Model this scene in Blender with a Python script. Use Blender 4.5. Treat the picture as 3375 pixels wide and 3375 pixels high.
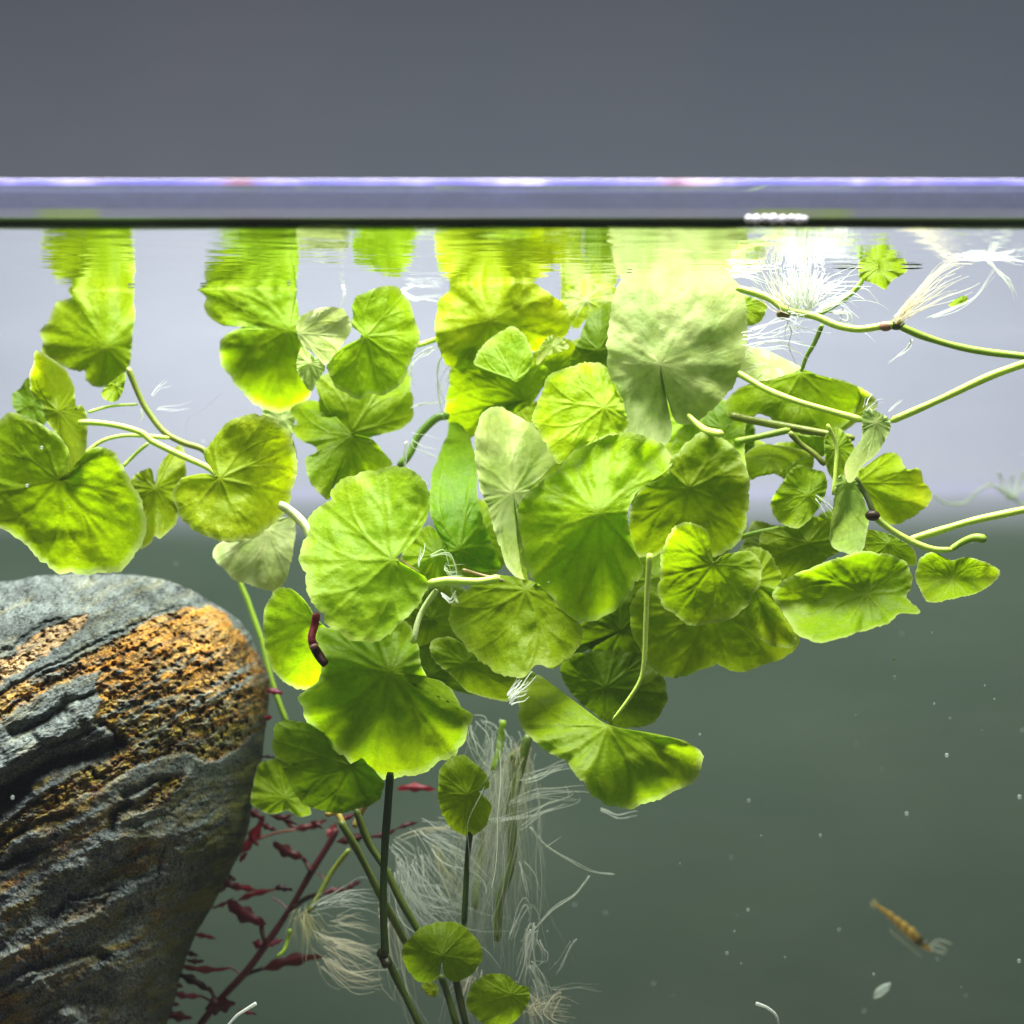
import bpy, math, random
import numpy as np
random.seed(7); rng = np.random.default_rng(7)
for o in list(bpy.data.objects): bpy.data.objects.remove(o)
scene = bpy.context.scene
COL = scene.collection
CZ = 0.25                                    # camera height
def P(px, py, d):                            # photo position + distance -> place in the tank
    return np.array([(px-1687.5)*d/6750.0, d, CZ + (1687.5-py)*d/6750.0])
GLASS_Y = 0.372
HS = CZ + 0.05274                            # height of the water surface

# ------------------------------------------------------------------ camera, light, world
cam_d = bpy.data.cameras.new('camera'); cam = bpy.data.objects.new('camera', cam_d); COL.objects.link(cam)
cam.location = (0, 0, CZ); cam.rotation_euler = (math.radians(90), 0, 0)
cam_d.sensor_width = 36; cam_d.lens = 72; cam_d.clip_start = 0.01; cam_d.clip_end = 50
cam_d.dof.use_dof = True; cam_d.dof.focus_distance = 0.440; cam_d.dof.aperture_fstop = 12.5
scene.camera = cam
w = bpy.data.worlds.new('World'); scene.world = w; w.use_nodes = True
w.node_tree.nodes['Background'].inputs[0].default_value = (0.80, 0.88, 1.0, 1)
w.node_tree.nodes['Background'].inputs[1].default_value = 0.13
def area(name, loc, target, sx, sy, power, color):
    l = bpy.data.lights.new(name, 'AREA'); l.shape = 'RECTANGLE'; l.size = sx; l.size_y = sy
    l.energy = power; l.color = color
    o = bpy.data.objects.new(name, l); COL.objects.link(o); o.location = loc
    from mathutils import Vector
    o.rotation_euler = (Vector(target)-Vector(loc)).to_track_quat('-Z', 'Y').to_euler()
    return o
area('tank_lamp', (-0.01, 0.43, HS+0.34), (0.0, 0.47, HS), 0.46, 0.13, 13.5, (1.0, 0.985, 0.96))
area('front_fill', (-0.16, 0.10, CZ+0.62), (0.0, 0.46, CZ-.05), 0.20, 0.20, 3.4, (1.0, 0.99, 0.97))  # soft fill added to brighten the leaf and boulder fronts
scene.view_settings.view_transform = 'Standard'; scene.view_settings.look = 'None'
scene.view_settings.exposure = 0.0; scene.view_settings.gamma = 1
scene.render.engine = 'CYCLES'
scene.cycles.max_bounces = 10; scene.cycles.transparent_max_bounces = 24
scene.cycles.transmission_bounces = 8; scene.cycles.diffuse_bounces = 5; scene.cycles.glossy_bounces = 5
scene.cycles.caustics_reflective = False

# ------------------------------------------------------------------ helpers
def tag(o, label=None, cat=None, group=None, kind=None):
    if label: o['label'] = label
    if cat: o['category'] = cat
    if group: o['group'] = group
    if kind: o['kind'] = kind
    return o
def empty(name, loc, label, cat, group=None):
    o = bpy.data.objects.new(name, None); COL.objects.link(o); o.location = tuple(loc); o.empty_display_size = 0.01
    return tag(o, label, cat, group)
def gloc(o):
    v = np.array(o.location)
    while o.parent: o = o.parent; v = v + np.array(o.location)
    return v
def mesh_obj(name, V, F, mat, parent=None, attrs=None, smooth=True, origin=None):
    V = np.asarray(V, dtype=float)
    if origin is None: origin = V.mean(0)
    me = bpy.data.meshes.new(name)
    Vl = V-origin
    if isinstance(F, np.ndarray) and F.ndim == 2:
        n = F.shape[1]
        me.vertices.add(len(Vl)); me.vertices.foreach_set('co', Vl.astype(np.float32).ravel())
        me.loops.add(F.size); me.loops.foreach_set('vertex_index', F.astype(np.int32).ravel())
        me.polygons.add(len(F)); me.polygons.foreach_set('loop_start', np.arange(0, F.size, n, dtype=np.int32))
        me.update(calc_edges=True)
    else:
        me.from_pydata([tuple(v) for v in Vl], [], [tuple(f) for f in F])
    me.validate()
    if smooth: me.polygons.foreach_set('use_smooth', np.ones(len(me.polygons), dtype=bool))
    if attrs:
        for k, a in attrs.items():
            at = me.color_attributes.new(k, 'FLOAT_COLOR', 'POINT')
            a4 = np.ones((len(V), 4), dtype=np.float32); a4[:, :a.shape[1]] = a
            at.data.foreach_set('color', a4.ravel())
    me.update()
    o = bpy.data.objects.new(name, me); COL.objects.link(o)
    me.materials.append(mat)
    if parent: o.parent = parent; o.location = tuple(np.array(origin)-gloc(parent))
    else: o.location = tuple(origin)
    return o
def box(name, lo, hi, mat, parent=None, bevel=0.0):
    lo = np.array(lo, float); hi = np.array(hi, float)
    V = [(x, y, z) for x in (lo[0], hi[0]) for y in (lo[1], hi[1]) for z in (lo[2], hi[2])]
    F = [(0,1,3,2),(4,6,7,5),(0,4,5,1),(2,3,7,6),(0,2,6,4),(1,5,7,3)]
    o = mesh_obj(name, V, F, mat, parent, smooth=False)
    if bevel:
        m = o.modifiers.new('b', 'BEVEL'); m.width = bevel; m.segments = 3
    return o
def hash3(ix, iy, iz, seed):
    n = (ix.astype(np.int64)*374761393 + iy.astype(np.int64)*668265263 + iz.astype(np.int64)*2147483647 + seed*1274126177) & 0xffffffff
    n = ((n ^ (n >> 13))*1274126177) & 0xffffffff
    n = n ^ (n >> 16)
    return (n & 0xffff)/65535.0
def vnoise(x, y, z=None, seed=0):
    if z is None: z = np.zeros_like(x)
    ix, iy, iz = np.floor(x), np.floor(y), np.floor(z)
    fx, fy, fz = x-ix, y-iy, z-iz
    fx, fy, fz = [f*f*f*(f*(f*6-15)+10) for f in (fx, fy, fz)]
    def h(a, b, c): return hash3(ix+a, iy+b, iz+c, seed)
    r = 0
    for a in (0, 1):
        for b in (0, 1):
            for c in (0, 1):
                r = r + h(a, b, c)*(fx if a else 1-fx)*(fy if b else 1-fy)*(fz if c else 1-fz)
    return r*2-1
def fbm(x, y, oct=4, seed=0, z=None):
    s = 0; a = 1; t = 0
    for i in range(oct):
        s = s+a*vnoise(x*2**i+i*17.3, y*2**i-i*9.1, None if z is None else z*2**i, seed+i); t += a; a *= .5
    return s/t
def catmull(pts, n, closed=False):
    pts = np.asarray(pts, float); m = len(pts)
    out = []
    segs = m if closed else m-1
    for i in range(segs):
        if closed: p0, p1, p2, p3 = pts[i-1], pts[i], pts[(i+1) % m], pts[(i+2) % m]
        else: p0, p1, p2, p3 = pts[max(i-1, 0)], pts[i], pts[i+1], pts[min(i+2, m-1)]
        t = np.linspace(0, 1, 10, endpoint=False)[:, None]
        out.append(0.5*((2*p1)+(-p0+p2)*t+(2*p0-5*p1+4*p2-p3)*t**2+(-p0+3*p1-3*p2+p3)*t**3))
    out = np.vstack(out)
    if not closed: out = np.vstack([out, pts[-1:]])
    c = np.vstack([out, out[:1]]) if closed else out
    L = np.concatenate([[0], np.cumsum(np.linalg.norm(np.diff(c, axis=0), axis=1))])
    s = np.linspace(0, L[-1], n, endpoint=not closed)
    return np.stack([np.interp(s, L, c[:, k]) for k in range(c.shape[1])], 1)
def tube_geo(path, radii, sides=8):
    path = np.asarray(path, float); n = len(path)
    T = np.gradient(path, axis=0); T /= np.linalg.norm(T, axis=1)[:, None]+1e-12
    N = np.zeros_like(T); a = np.array([0, 1, 0.1]); a = a-T[0]*(a@T[0])
    if np.linalg.norm(a) < 1e-3: a = np.array([1, 0, 0])-T[0]*T[0][0]
    N[0] = a/np.linalg.norm(a)
    for i in range(1, n):
        b = N[i-1]-T[i]*(N[i-1]@T[i]); N[i] = b/(np.linalg.norm(b)+1e-12)
    B = np.cross(T, N)
    ang = np.arange(sides)*2*np.pi/sides
    V = path[:, None]+np.asarray(radii)[:, None, None]*(np.cos(ang)[None, :, None]*N[:, None]+np.sin(ang)[None, :, None]*B[:, None])
    V = np.vstack([V.reshape(-1, 3), path[:1], path[-1:]])
    i = np.arange(n-1)[:, None]; j = np.arange(sides)[None]
    a0 = i*sides+j; a1 = i*sides+(j+1) % sides
    Q = np.stack([a0, a1, a1+sides, a0+sides], -1).reshape(-1, 4)
    s = np.arange(sides); e0 = n*sides; e1 = e0+1; l = (n-1)*sides
    C0 = np.stack([np.full(sides, e0), (s+1) % sides, s, np.full(sides, e0)], 1)
    C1 = np.stack([np.full(sides, e1), l+s, l+(s+1) % sides, np.full(sides, e1)], 1)
    # caps as triangles are kept separately
    return V, Q, C0[:, :3], C1[:, :3]
class Geo:
    def __init__(s): s.V = []; s.F = []; s.n = 0; s.C = []
    def tube(s, path, radii, sides=8, col=None):
        V, Q, A, B = tube_geo(path, radii, sides)
        s.V.append(V); s.F += (Q+s.n).tolist()+(A+s.n).tolist()+(B+s.n).tolist(); s.n += len(V)
        s.C.append(np.tile(np.array(col if col is not None else (1, 1, 1), float), (len(V), 1)))
    def ball(s, c, r, seg=10, col=None):
        u = np.linspace(0, 2*np.pi, seg, endpoint=False); v = np.linspace(0, np.pi, seg//2+2)[1:-1]
        V = [c+np.array(r)*np.array([0, 0, 1.])]
        for b in v:
            for a in u: V.append(c+np.array(r)*np.array([math.sin(b)*math.cos(a), math.sin(b)*math.sin(a), math.cos(b)]))
        V.append(c-np.array(r)*np.array([0, 0, 1.])); k = len(v); F = []
        for j in range(seg): F.append((0, 1+j, 1+(j+1) % seg))
        for i in range(k-1):
            for j in range(seg):
                a = 1+i*seg+j; b = 1+i*seg+(j+1) % seg; F.append((a, a+seg, b+seg, b))
        e = 1+k*seg; l = 1+(k-1)*seg
        for j in range(seg): F.append((e, l+(j+1) % seg, l+j))
        s.V.append(np.array(V)); s.F += [tuple(x+s.n for x in f) for f in F]; s.n += len(V)
        s.C.append(np.tile(np.array(col if col is not None else (1, 1, 1), float), (len(V), 1)))
    def build(s, name, mat, parent=None, origin=None):
        return mesh_obj(name, np.vstack(s.V), s.F, mat, parent, attrs={'tint': np.vstack(s.C)}, origin=origin)

# ------------------------------------------------------------------ materials
def mat_new(name):
    m = bpy.data.materials.new(name); m.use_nodes = True
    nt = m.node_tree; nt.nodes.clear()
    return m, nt, nt.nodes, nt.links
def out(nt, sh):
    o = nt.nodes.new('ShaderNodeOutputMaterial'); nt.links.new(sh, o.inputs[0])
def nd(nt, typ, **kw):
    n = nt.nodes.new(typ)
    for k, v in kw.items():
        if k.startswith('i_'):
            key = k[2:]; key = int(key) if key.isdigit() else key.replace('_', ' ')
            n.inputs[key].default_value = v
        else: setattr(n, k, v)
    return n
def mixc(nt, fac, a, b, blend='MIX'):
    n = nt.nodes.new('ShaderNodeMix'); n.data_type = 'RGBA'; n.blend_type = blend
    for s, v in ((n.inputs[0], fac), (n.inputs[6], a), (n.inputs[7], b)):
        if hasattr(v, 'links'): nt.links.new(v, s)
        else: s.default_value = v if not isinstance(v, tuple) else (*v, 1)[:4]
    return n.outputs[2]
def mathn(nt, op, a, b=0.0, clamp=False):
    n = nt.nodes.new('ShaderNodeMath'); n.operation = op; n.use_clamp = clamp
    for s, v in ((n.inputs[0], a), (n.inputs[1], b)):
        if hasattr(v, 'links'): nt.links.new(v, s)
        else: s.default_value = v
    return n.outputs[0]
def noise(nt, scale, detail=3, vec=None, rough=.5):
    n = nd(nt, 'ShaderNodeTexNoise'); n.inputs['Scale'].default_value = scale; n.inputs['Detail'].default_value = detail
    n.inputs['Roughness'].default_value = rough
    if vec is not None: nt.links.new(vec, n.inputs['Vector'])
    return n
def ramp(nt, fac, stops):
    r = nt.nodes.new('ShaderNodeValToRGB'); nt.links.new(fac, r.inputs[0])
    e = r.color_ramp.elements
    while len(e) < len(stops): e.new(0.5)
    for k, (p, c) in zip(e, stops): k.position = p; k.color = (*c, 1) if len(c) == 3 else c
    return r.outputs[0]
def wpos(nt): return nt.nodes.new('ShaderNodeNewGeometry').outputs['Position']
def mapping(nt, vec, scale=(1, 1, 1), rot=(0, 0, 0)):
    m = nt.nodes.new('ShaderNodeMapping'); m.inputs['Scale'].default_value = scale; m.inputs['Rotation'].default_value = rot
    nt.links.new(vec, m.inputs['Vector']); return m.outputs[0]

def leaf_material():
    m, nt, N, L = mat_new('leaf_blade')
    tint = nd(nt, 'ShaderNodeAttribute', attribute_name='tint').outputs['Color']
    dat = nd(nt, 'ShaderNodeAttribute', attribute_name='leafdata')
    sep = nt.nodes.new('ShaderNodeSeparateColor'); L.new(dat.outputs['Color'], sep.inputs[0])
    vein, rad, pale = sep.outputs[0], sep.outputs[1], sep.outputs[2]
    pos = nt.nodes.new('ShaderNodeTexCoord').outputs['Object']
    n1 = noise(nt, 160, 4, pos); n2 = noise(nt, 900, 3, pos, .65)
    mott = mathn(nt, 'MULTIPLY', mathn(nt, 'SUBTRACT', n1.outputs[0], .5), .45)
    fine = mathn(nt, 'MULTIPLY', mathn(nt, 'SUBTRACT', n2.outputs[0], .5), .6)
    val = mathn(nt, 'ADD', 1.0, mathn(nt, 'ADD', mott, fine))
    c = mixc(nt, 1.0, tint, (1, 1, 1), 'MULTIPLY')
    hsv = nt.nodes.new('ShaderNodeHueSaturation'); L.new(c, hsv.inputs['Color']); L.new(val, hsv.inputs['Value'])
    L.new(mathn(nt, 'ADD', .5, mathn(nt, 'MULTIPLY', mott, -.05)), hsv.inputs['Hue'])
    veinc = mixc(nt, .55, tint, (.62, .84, .08))
    base = mixc(nt, mathn(nt, 'MULTIPLY', vein, .30), hsv.outputs[0], veinc)
    base = mixc(nt, pale, base, (.74, .84, .42))
    # dull damaged freckles
    vz = nd(nt, 'ShaderNodeTexVoronoi'); vz.inputs['Scale'].default_value = 330; L.new(pos, vz.inputs['Vector'])
    spot = mathn(nt, 'MULTIPLY', mathn(nt, 'LESS_THAN', vz.outputs['Distance'], .09), mathn(nt, 'GREATER_THAN', n1.outputs[0], .56))
    base = mixc(nt, mathn(nt, 'MULTIPLY', spot, .35), base, (.75, .80, .55))
    vb = nd(nt, 'ShaderNodeTexVoronoi'); vb.inputs['Scale'].default_value = 95; L.new(pos, vb.inputs['Vector'])
    nb = noise(nt, 60, 2, pos)
    brown = mathn(nt, 'MULTIPLY', mathn(nt, 'SUBTRACT', 1.0, mathn(nt, 'MULTIPLY', vb.outputs['Distance'], 7.0), True), mathn(nt, 'GREATER_THAN', nb.outputs[0], .60))
    base = mixc(nt, mathn(nt, 'MULTIPLY', brown, .3), base, (.20, .15, .02))
    dif = mixc(nt, 1.0, base, (.56, .56, .40), 'MULTIPLY')
    bump = nd(nt, 'ShaderNodeBump'); bump.inputs['Strength'].default_value = .32; bump.inputs['Distance'].default_value = .0006
    vo2 = nd(nt, 'ShaderNodeTexVoronoi'); vo2.feature = 'DISTANCE_TO_EDGE'; vo2.inputs['Scale'].default_value = 420
    L.new(pos, vo2.inputs['Vector'])
    hgt = mathn(nt, 'ADD', mathn(nt, 'MULTIPLY', vo2.outputs['Distance'], .7), mathn(nt, 'ADD', mathn(nt, 'MULTIPLY', n2.outputs[0], .9), mathn(nt, 'MULTIPLY', vein, -.5)))
    L.new(hgt, bump.inputs['Height'])
    pr = nd(nt, 'ShaderNodeBsdfPrincipled'); L.new(dif, pr.inputs['Base Color']); pr.inputs['Roughness'].default_value = .42
    pr.inputs['Specular IOR Level'].default_value = .13; L.new(bump.outputs[0], pr.inputs['Normal'])
    tr = nd(nt, 'ShaderNodeBsdfTranslucent'); L.new(base, tr.inputs['Color']); L.new(bump.outputs[0], tr.inputs['Normal'])
    # thick veins let less light through than the thin blade between them
    thin = mathn(nt, 'SUBTRACT', 1.0, mathn(nt, 'MULTIPLY', mathn(nt, 'MULTIPLY', vein, mathn(nt, 'SUBTRACT', 1.0, pale)), .36))
    sat = nt.nodes.new('ShaderNodeHueSaturation'); L.new(base, sat.inputs['Color']); sat.inputs['Saturation'].default_value = 1.08; L.new(thin, sat.inputs['Value'])
    L.new(sat.outputs[0], tr.inputs['Color'])
    mx = nt.nodes.new('ShaderNodeMixShader'); mx.inputs[0].default_value = .56
    L.new(pr.outputs[0], mx.inputs[1]); L.new(tr.outputs[0], mx.inputs[2]); out(nt, mx.outputs[0])
    return m
def stem_material(name='stem_skin', rough=.35, trans=.2, brown=.22):
    m, nt, N, L = mat_new(name)
    tint = nd(nt, 'ShaderNodeAttribute', attribute_name='tint').outputs['Color']
    pos = nt.nodes.new('ShaderNodeTexCoord').outputs['Object']
    n1 = noise(nt, 300, 4, pos)
    c = mixc(nt, mathn(nt, 'MULTIPLY', n1.outputs[0], brown), tint, (.16, .13, .03))
    pr = nd(nt, 'ShaderNodeBsdfPrincipled'); L.new(c, pr.inputs['Base Color']); pr.inputs['Roughness'].default_value = rough
    b = nd(nt, 'ShaderNodeBump'); b.inputs['Strength'].default_value = .3; b.inputs['Distance'].default_value = .0003
    n2 = noise(nt, 1500, 3, pos); L.new(n2.outputs[0], b.inputs['Height']); L.new(b.outputs[0], pr.inputs['Normal'])
    tr = nd(nt, 'ShaderNodeBsdfTranslucent'); L.new(c, tr.inputs['Color'])
    mx = nt.nodes.new('ShaderNodeMixShader'); mx.inputs[0].default_value = trans
    L.new(pr.outputs[0], mx.inputs[1]); L.new(tr.outputs[0], mx.inputs[2]); out(nt, mx.outputs[0])
    return m
def root_material(name, alpha):
    m, nt, N, L = mat_new(name)
    tint = nd(nt, 'ShaderNodeAttribute', attribute_name='tint').outputs['Color']
    d = nd(nt, 'ShaderNodeBsdfDiffuse'); L.new(tint, d.inputs[0])
    t = nd(nt, 'ShaderNodeBsdfTranslucent'); L.new(tint, t.inputs[0])
    a = nt.nodes.new('ShaderNodeMixShader'); a.inputs[0].default_value = .5
    L.new(d.outputs[0], a.inputs[1]); L.new(t.outputs[0], a.inputs[2])
    tr = nt.nodes.new('ShaderNodeBsdfTransparent')
    b = nt.nodes.new('ShaderNodeMixShader'); b.inputs[0].default_value = alpha
    L.new(tr.outputs[0], b.inputs[1]); L.new(a.outputs[0], b.inputs[2]); out(nt, b.outputs[0])
    return m
def simple(name, col, rough=.6, spec=.3):
    m, nt, N, L = mat_new(name)
    pos = nt.nodes.new('ShaderNodeTexCoord').outputs['Object']
    n1 = noise(nt, 60, 4, pos)
    c = mixc(nt, n1.outputs[0], tuple(x*.8 for x in col), tuple(min(1, x*1.2) for x in col))
    pr = nd(nt, 'ShaderNodeBsdfPrincipled'); L.new(c, pr.inputs['Base Color'])
    pr.inputs['Roughness'].default_value = rough; pr.inputs['Specular IOR Level'].default_value = spec
    out(nt, pr.outputs[0]); return m
def glass_material(name, tint=(1, 1, 1), ior=1.45, rough=0.0, bump=None):
    m, nt, N, L = mat_new(name)
    fr = nd(nt, 'ShaderNodeFresnel'); fr.inputs[0].default_value = ior
    tr = nd(nt, 'ShaderNodeBsdfTransparent'); tr.inputs[0].default_value = (*tint, 1)
    gl = nd(nt, 'ShaderNodeBsdfGlossy'); gl.inputs[0].default_value = (1, 1, 1, 1); gl.inputs['Roughness'].default_value = rough
    mx = nt.nodes.new('ShaderNodeMixShader'); L.new(fr.outputs[0], mx.inputs[0]); L.new(tr.outputs[0], mx.inputs[1]); L.new(gl.outputs[0], mx.inputs[2])
    if bump:
        pos = wpos(nt)
        a = noise(nt, bump[0], 3, mapping(nt, pos, bump[1]))
        b = nd(nt, 'ShaderNodeBump'); b.inputs['Strength'].default_value = 1; b.inputs['Distance'].default_value = bump[2]
        L.new(a.outputs[0], b.inputs['Height']); L.new(b.outputs[0], gl.inputs['Normal'])
    out(nt, mx.outputs[0]); return m
M_leaf = leaf_material(); M_stem = stem_material(); M_root = root_material('root_strand', .62); M_rootd = root_material('root_strand_dense', .9)
M_faint = root_material('root_strand_faint', .30); M_speck = root_material('speck', .35)
# ------------------------------------------------------------------ the setting
def wall_material():
    m, nt, N, L = mat_new('room_wall_paint')
    n1 = noise(nt, 2.4, 4, wpos(nt)); n2 = noise(nt, 14, 5, mapping(nt, wpos(nt), (1, 1, 3)))
    c = ramp(nt, n1.outputs[0], [(.3, (.58, .67, .76)), (.7, (.74, .73, .81))])
    c = mixc(nt, mathn(nt, 'MULTIPLY', n2.outputs[0], .4), c, (.60, .66, .74))
    pr = nd(nt, 'ShaderNodeBsdfPrincipled'); L.new(c, pr.inputs['Base Color']); pr.inputs['Roughness'].default_value = .9
    out(nt, pr.outputs[0]); return m
wall = box('wall', (-3.5, 2.2, -0.8), (3.5, 2.3, 3.4), wall_material()); tag(wall, kind='structure')
tbl = box('table_top', (-1.0, 0.20, -0.065), (1.0, 0.95, -0.035), simple('table_wood', (.18, .12, .08), .5)); tag(tbl, kind='structure')
XW = 0.30; ZB = -0.035; BACK_Y = 0.60
TOP = CZ + (1687.5-588)*GLASS_Y/6750
TOPF = CZ + (1687.5-588)*(GLASS_Y-.006)/6750; Z_BAND = CZ + (1687.5-610)*(GLASS_Y-.006)/6750; Z_MEN = CZ + (1687.5-716)*GLASS_Y/6750
tank = empty('aquarium', (0, 0.48, ZB), 'rimless clear glass aquarium with a lavender and grey frosted back, filled almost to the brim', 'aquarium')
M_glass = glass_material('tank_glass', (.985, .995, .99))
front = box('front_pane', (-XW, GLASS_Y-.006, ZB), (XW, GLASS_Y, Z_BAND), M_glass, tank)
for s in (-1, 1): box('side_pane', (min(s*XW, s*(XW+.006)), GLASS_Y-.006, ZB), (max(s*XW, s*(XW+.006)), BACK_Y+.006, TOP), M_glass, tank)
back = box('back_pane', (-XW, BACK_Y, ZB), (XW, BACK_Y+.006, TOP-.001), M_glass, tank)
box('base_pane', (-XW, GLASS_Y, ZB+.0005), (XW, BACK_Y, ZB+.006), M_glass, tank)
def film_material(name, c1, c2, bright=1.0):
    m, nt, N, L = mat_new(name)
    a = noise(nt, 9, 4, mapping(nt, wpos(nt), (1, 1, 2.2))); b = noise(nt, 160, 3, mapping(nt, wpos(nt), (.25, 1, 1)))
    c = mixc(nt, ramp(nt, a.outputs[0], [(.3, (0, 0, 0)), (.7, (1, 1, 1))]), c1, c2)
    c = mixc(nt, mathn(nt, 'MULTIPLY', b.outputs[0], .10), c, (.4, .42, .45))
    d = nd(nt, 'ShaderNodeBsdfDiffuse'); L.new(c, d.inputs[0])
    t = nd(nt, 'ShaderNodeBsdfTranslucent'); L.new(c, t.inputs[0])
    mx = nt.nodes.new('ShaderNodeMixShader'); mx.inputs[0].default_value = .25
    L.new(d.outputs[0], mx.inputs[1]); L.new(t.outputs[0], mx.inputs[2]); out(nt, mx.outputs[0]); return m
# the frosted backing: pale lavender above, blending to grey-green below
ZF1 = CZ + (1687.5-1700)*(BACK_Y)/6750
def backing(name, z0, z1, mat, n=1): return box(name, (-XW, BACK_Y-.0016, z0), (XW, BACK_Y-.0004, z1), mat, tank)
def backing_material():
    m, nt, N, L = mat_new('frosted_backing')
    pos = wpos(nt)
    sp = nt.nodes.new('ShaderNodeSeparateXYZ'); L.new(pos, sp.inputs[0])
    wob = noise(nt, 10, 2, pos)
    z = mathn(nt, 'ADD', sp.outputs[2], mathn(nt, 'MULTIPLY', mathn(nt, 'SUBTRACT', wob.outputs[0], .5), .008))
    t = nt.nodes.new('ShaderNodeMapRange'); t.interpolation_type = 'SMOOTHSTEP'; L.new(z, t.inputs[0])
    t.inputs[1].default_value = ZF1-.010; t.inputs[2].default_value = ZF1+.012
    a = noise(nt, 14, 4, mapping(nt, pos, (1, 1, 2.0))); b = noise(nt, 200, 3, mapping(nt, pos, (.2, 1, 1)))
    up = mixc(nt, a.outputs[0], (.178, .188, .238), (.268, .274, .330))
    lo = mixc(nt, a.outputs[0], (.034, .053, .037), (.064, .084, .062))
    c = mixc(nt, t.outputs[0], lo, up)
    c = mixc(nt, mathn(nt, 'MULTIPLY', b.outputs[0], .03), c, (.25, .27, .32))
    # a dusky streak where the two tones meet
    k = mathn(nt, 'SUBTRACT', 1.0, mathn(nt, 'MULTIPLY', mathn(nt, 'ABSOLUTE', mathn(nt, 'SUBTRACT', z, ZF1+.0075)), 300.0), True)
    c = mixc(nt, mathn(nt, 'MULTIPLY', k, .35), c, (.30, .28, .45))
    d = nd(nt, 'ShaderNodeBsdfDiffuse'); L.new(c, d.inputs[0])
    out(nt, d.outputs[0]); return m
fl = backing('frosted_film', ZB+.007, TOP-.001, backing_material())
# rim of the front pane, lamp glints and rainbow spots painted into its colour
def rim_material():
    m, nt, N, L = mat_new('rim_painted_glints')
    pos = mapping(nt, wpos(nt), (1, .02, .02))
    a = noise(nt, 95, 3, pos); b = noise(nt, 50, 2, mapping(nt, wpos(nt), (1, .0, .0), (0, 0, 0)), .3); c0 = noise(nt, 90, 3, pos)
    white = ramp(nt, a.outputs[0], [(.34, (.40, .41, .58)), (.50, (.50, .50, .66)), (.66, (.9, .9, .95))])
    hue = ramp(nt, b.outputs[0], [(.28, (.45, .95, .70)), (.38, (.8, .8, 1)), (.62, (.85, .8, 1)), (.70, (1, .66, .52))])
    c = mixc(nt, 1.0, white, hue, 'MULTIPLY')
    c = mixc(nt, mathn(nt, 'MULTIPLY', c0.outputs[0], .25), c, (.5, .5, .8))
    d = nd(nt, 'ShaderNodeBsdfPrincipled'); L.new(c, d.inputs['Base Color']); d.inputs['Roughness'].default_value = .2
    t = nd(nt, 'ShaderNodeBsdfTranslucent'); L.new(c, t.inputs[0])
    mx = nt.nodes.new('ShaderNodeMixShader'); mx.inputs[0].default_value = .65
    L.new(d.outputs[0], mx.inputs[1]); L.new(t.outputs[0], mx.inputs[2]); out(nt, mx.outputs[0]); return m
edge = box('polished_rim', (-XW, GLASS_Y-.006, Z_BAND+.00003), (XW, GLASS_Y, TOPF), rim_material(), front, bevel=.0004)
def reflection_film_material():  # lavender reflection and dirt haze of the bare glass, painted as a film
    m, nt, N, L = mat_new('painted_reflection_film')
    pos = wpos(nt)
    a = noise(nt, 120, 5, mapping(nt, pos, (.6, 1, 1)), .7); sp = nt.nodes.new('ShaderNodeSeparateXYZ'); L.new(pos, sp.inputs[0])
    b = noise(nt, 30, 2, mapping(nt, pos, (1, 0, 0)))
    low = mathn(nt, 'LESS_THAN', sp.outputs[2], Z_MEN+.0016)
    c = mixc(nt, a.outputs[0], (.26, .27, .42), (.42, .44, .62))
    c = mixc(nt, low, c, (.46, .46, .56))
    patch = ramp(nt, b.outputs[0], [(.56, (0, 0, 0)), (.62, (1, 1, 1))])
    c = mixc(nt, mathn(nt, 'MULTIPLY', low, patch), c, (.50, .58, .30))  # leaf reflections painted in as green patches
    d = nd(nt, 'ShaderNodeBsdfDiffuse'); L.new(c, d.inputs[0])
    t = nd(nt, 'ShaderNodeBsdfTranslucent'); L.new(c, t.inputs[0])
    mx = nt.nodes.new('ShaderNodeMixShader'); mx.inputs[0].default_value = .5
    L.new(d.outputs[0], mx.inputs[1]); L.new(t.outputs[0], mx.inputs[2])
    tr = nt.nodes.new('ShaderNodeBsdfTransparent')
    m2 = nt.nodes.new('ShaderNodeMixShader'); L.new(mathn(nt, 'ADD', .42, mathn(nt, 'MULTIPLY', a.outputs[0], .4)), m2.inputs[0])
    L.new(tr.outputs[0], m2.inputs[1]); L.new(mx.outputs[0], m2.inputs[2]); out(nt, m2.outputs[0]); return m
box('painted_reflection_film', (-XW, GLASS_Y+.0002, Z_MEN), (XW, GLASS_Y+.0005, Z_BAND), reflection_film_material(), front)
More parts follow.
